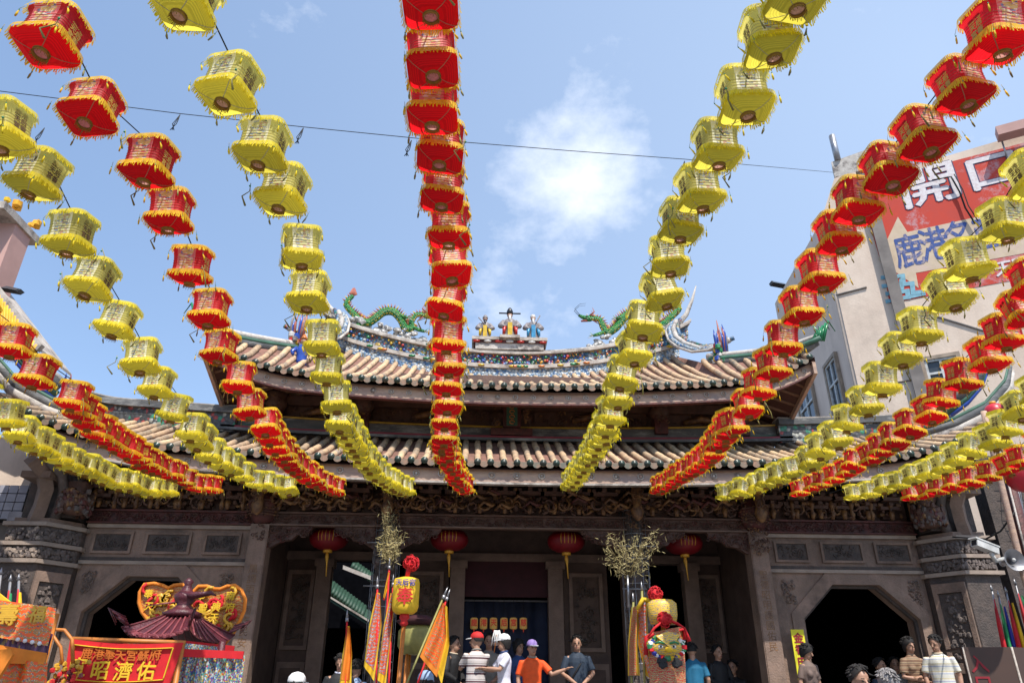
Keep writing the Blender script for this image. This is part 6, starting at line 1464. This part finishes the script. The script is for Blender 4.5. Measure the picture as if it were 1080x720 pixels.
# red banner in front of the palanquin
Yb = 6.4; q = [at(*p_, Yb) for p_ in ((74, 673), (193, 677), (178, 722), (66, 722))]
g3 = Vector((q[0].x, Yb, 0)); bn = empty('red_name_banner', g3, label='red satin banner with gold Chinese characters across the palanquin front', cat='banner')
def bq(s, t, o=0): 
    a = q[0].lerp(q[1], s); b = q[3].lerp(q[2], s); p_ = a.lerp(b, t)-g3; return p_+Vector((0, .02*math.sin(s*7)-o, -.025*math.sin(PI*s)))
mb = MB(); mb.grid(lambda s, t: bq(s, t*1.25), 20, 8, 'banner_red'); mb.build('cloth', bn)
mb = MB()
for pts in ([(.05, .12), (.93, .12)], [(.05, .86), (.93, .86)], [(.93, .12), (.93, .86)], [(.05, .12), (.05, .86)]):
    K = 14; P_ = [bq(pts[0][0]+(pts[1][0]-pts[0][0])*k/K, pts[0][1]+(pts[1][1]-pts[0][1])*k/K, .008) for k in range(K+1)]; mb.tube(P_, .016, 'banner_gold', 4, flat=.3)
mb.build('gold_border', bn)
me_t = []
for t_, s_, v_, sz, m_ in (('宣', .11, .62, .145, 'banner_gold'), ('昭', .32, .64, .145, 'banner_gold'), ('濟', .55, .65, .145, 'banner_gold'), ('佑', .76, .66, .145, 'banner_gold')):
    me = glyphs(t_, sz, m_, extrude=.002, bold=.0025); o = bpy.data.objects.new('lettering', me); COL.objects.link(o); o.parent = bn; o.location = bq(s_, v_, .012); o.rotation_euler = (R(90), 0, 0)
for i, t_ in enumerate('鹿港奉天宮蘇府'):
    me = glyphs(t_, .09, 'banner_dim', extrude=.002, bold=.002); o = bpy.data.objects.new('lettering', me); COL.objects.link(o); o.parent = bn; o.location = bq(.17+.105*i, .28, .012); o.rotation_euler = (R(90), 0, 0)
mb = MB(); mb.tube([bq(0, 0)+Vector((0, .04, 0)), bq(1, 0)+Vector((0, .04, 0))], .02, 'pole_wood', 6); mb.tube([bq(.02, 0)+Vector((0, .04, 0)), Vector((bq(.02, 0).x, .04, 0))], .02, 'pole_wood', 6); mb.tube([bq(.98, 0)+Vector((0, .04, 0)), Vector((bq(.98, 0).x, .04, 0))], .02, 'pole_wood', 6); mb.build('frame', bn)
# rear embroidered fan boards
def fanboard(pts, Y, label, chars):
    c = at(pts[0][0], 660, Y); g4 = Vector((at(sum(p[0] for p in pts)/len(pts), 660, Y).x, Y, 0)); e = empty('fan_board', g4, label=label, cat='ceremonial board', group='embroidered boards behind the palanquin')
    P_ = [at(*p, Y)-g4 for p in pts]; mb = MB(); mb.prism(P_, (0, .05, 0), 'embroidery_gold'); mb.build('board', e)
    mb = MB(); mb.tube([p+Vector((0, -.01, 0)) for p in P_+[P_[0]]], .018, 'banner_orange', 6); mb.build('rim', e)
    bx = sum(p.x for p in P_)/len(P_); mb = MB()
    for k in range(26):
        p = P_[rnd.randrange(len(P_))].lerp(Vector((bx, 0, P_[0].z-.25)), rnd.uniform(.15, .8)); a0 = rnd.uniform(0, 6); mb.tube([p+Vector((math.cos(a0+j*.8)*.06*(1-j*.12), -.02, math.sin(a0+j*.8)*.06*(1-j*.12))) for j in range(6)], [.016]*5+[.005], 'ink_gold' if k % 3 else 'banner_red', 5)
    mb.build('gold_relief', e)
    for ch, u, v in chars:
        me = glyphs(ch, .085, 'banner_gold', extrude=.004, bold=.002); o = bpy.data.objects.new('lettering', me); COL.objects.link(o); o.parent = e; o.location = at(u, v, Y)-g4+Vector((0, -.03, 0)); o.rotation_euler = (R(90), 0, 0)
    mb = MB(); mb.tube([(bx, .03, P_[0].z-.4), (bx, .03, 0)], .025, 'pole_wood', 7); mb.build('pole', e)
fanboard([(227, 621), (219, 618), (210, 618), (204, 624), (200, 634), (203, 650), (209, 664), (216, 676), (226, 680), (238, 678), (246, 668), (253, 655), (258, 643), (259, 632), (255, 622), (248, 617), (240, 618), (233, 621)], 7.4, 'gold and orange embroidered board, right and larger of the two behind the palanquin', (('奉', 213, 629), ('聖', 215, 642), ('興', 229, 641), ('天', 227, 652), ('南', 244, 629), ('府', 244, 641)))
fanboard([(172, 617), (163, 615), (153, 616), (148, 624), (147, 635), (150, 645), (158, 656), (176, 660), (190, 656), (200, 645), (203, 632), (200, 621), (193, 616), (184, 617), (178, 620)], 7.55, 'gold embroidered board, left one mostly hidden behind the palanquin finial', (('奉', 158, 627), ('天', 158, 640), ('宮', 190, 640)))
# gold hoop ornament at the left end of the banner
c = at(72, 700, 6.2); e = empty('hoop_ornament', c, label='brass hoop handles with gold and red beads left of the red banner', cat='ornament')
mb = MB(); mb.tube([at(45, 664, 6.2)-c, at(56, 670, 6.2)-c, at(64, 682, 6.2)-c, at(66, 700, 6.2)-c], .012, 'pole_wood', 6); mb.tube([at(52, 663, 6.2)-c, at(68, 664, 6.2)-c, at(76, 674, 6.2)-c, at(77, 700, 6.2)-c], .014, 'pole_wood', 6); mb.build('hoops', e)
mb = MB()
for k in range(70): mb.blob((rnd.gauss(0, .07), rnd.uniform(-.05, .05), rnd.uniform(-.2, .02)), .02, rnd.choice(['ink_gold', 'cap_red', 'lacquer_light', 'ink_gold']), (1, 1, 1), 6, .2)
mb.build('beads', e); mb = MB(); mb.tube([(0, 0, -.1), (0, 0, -c.z)], .02, 'pole_wood', 6); mb.build('stand', e)
# embroidered canopy at the far left
Y = 5.4; g = Vector((at(10, 700, Y).x, Y, 0)); e = empty('embroidered_canopy', g, label='layered orange and red embroidered canopy filling the lower left corner', cat='canopy')
def tier(LS, RS, m, name, amp=.02, z=0, k=20):
    mb = MB(); sheet(mb, LS, RS, Y, m, amp, 30, 8, k, z); mb.build(name, e)
tier([(-60, 626), (-62, 660)], [(60, 641), (52, 681)], 'embroidery_orange', 'upper_valance', .012, .02)
tier([(-60, 640), (-60, 680)], [(54, 668), (49, 690)], 'embroidery_purple', 'purple_fringe', .015, -.03, 60)
tier([(-60, 668), (-60, 700)], [(49, 688), (46, 700)], 'banner_orange', 'orange_band', .01, 0)
tier([(-60, 690), (-60, 760)], [(46, 698), (40, 760)], 'embroidery_orange', 'lower_curtain', .04, -.02, 26)
mb = MB(); mb.prism([lc(-60, 622), lc(0, 625), lc(14, 636), lc(-2, 662), lc(-60, 690)], (0, -.03, 0), 'banner_gold'); mb.prism([lc(-60, 690, 5.2), lc(-2, 720, 5.2), lc(16, 690, 5.2), lc(14, 684, 5.2), lc(-60, 730, 5.2)], (0, -.03, 0), 'banner_orange'); mb.build('satin_fold', e)
mb = MB()
for ch, u, v in (('壽', 21, 652), ('福', 52, 651)):
    me = glyphs(ch, .14 if u < 30 else .11, 'ink_gold', extrude=.006, bold=.003); o = bpy.data.objects.new('lettering', me); COL.objects.link(o); o.parent = e; o.location = lc(u, v, Y)+Vector((0, -.15, 0)); o.rotation_euler = (R(90), 0, 0)
for k in range(9):
    p = lc(-10+7.5*k, 668+1.4*k); mb.blob(p+Vector((0, -.1, 0)), .014, 'cap_white')
mb.build('studs', e)
mb = MB()
for u in (-55, 50): 
    p = lc(u, 645); mb.tube([(p.x, .1, 0), (p.x, .1, p.z)], .03, 'pole_wood', 7)
mb.build('poles', e)

bpy.data.scenes.remove(TMP)
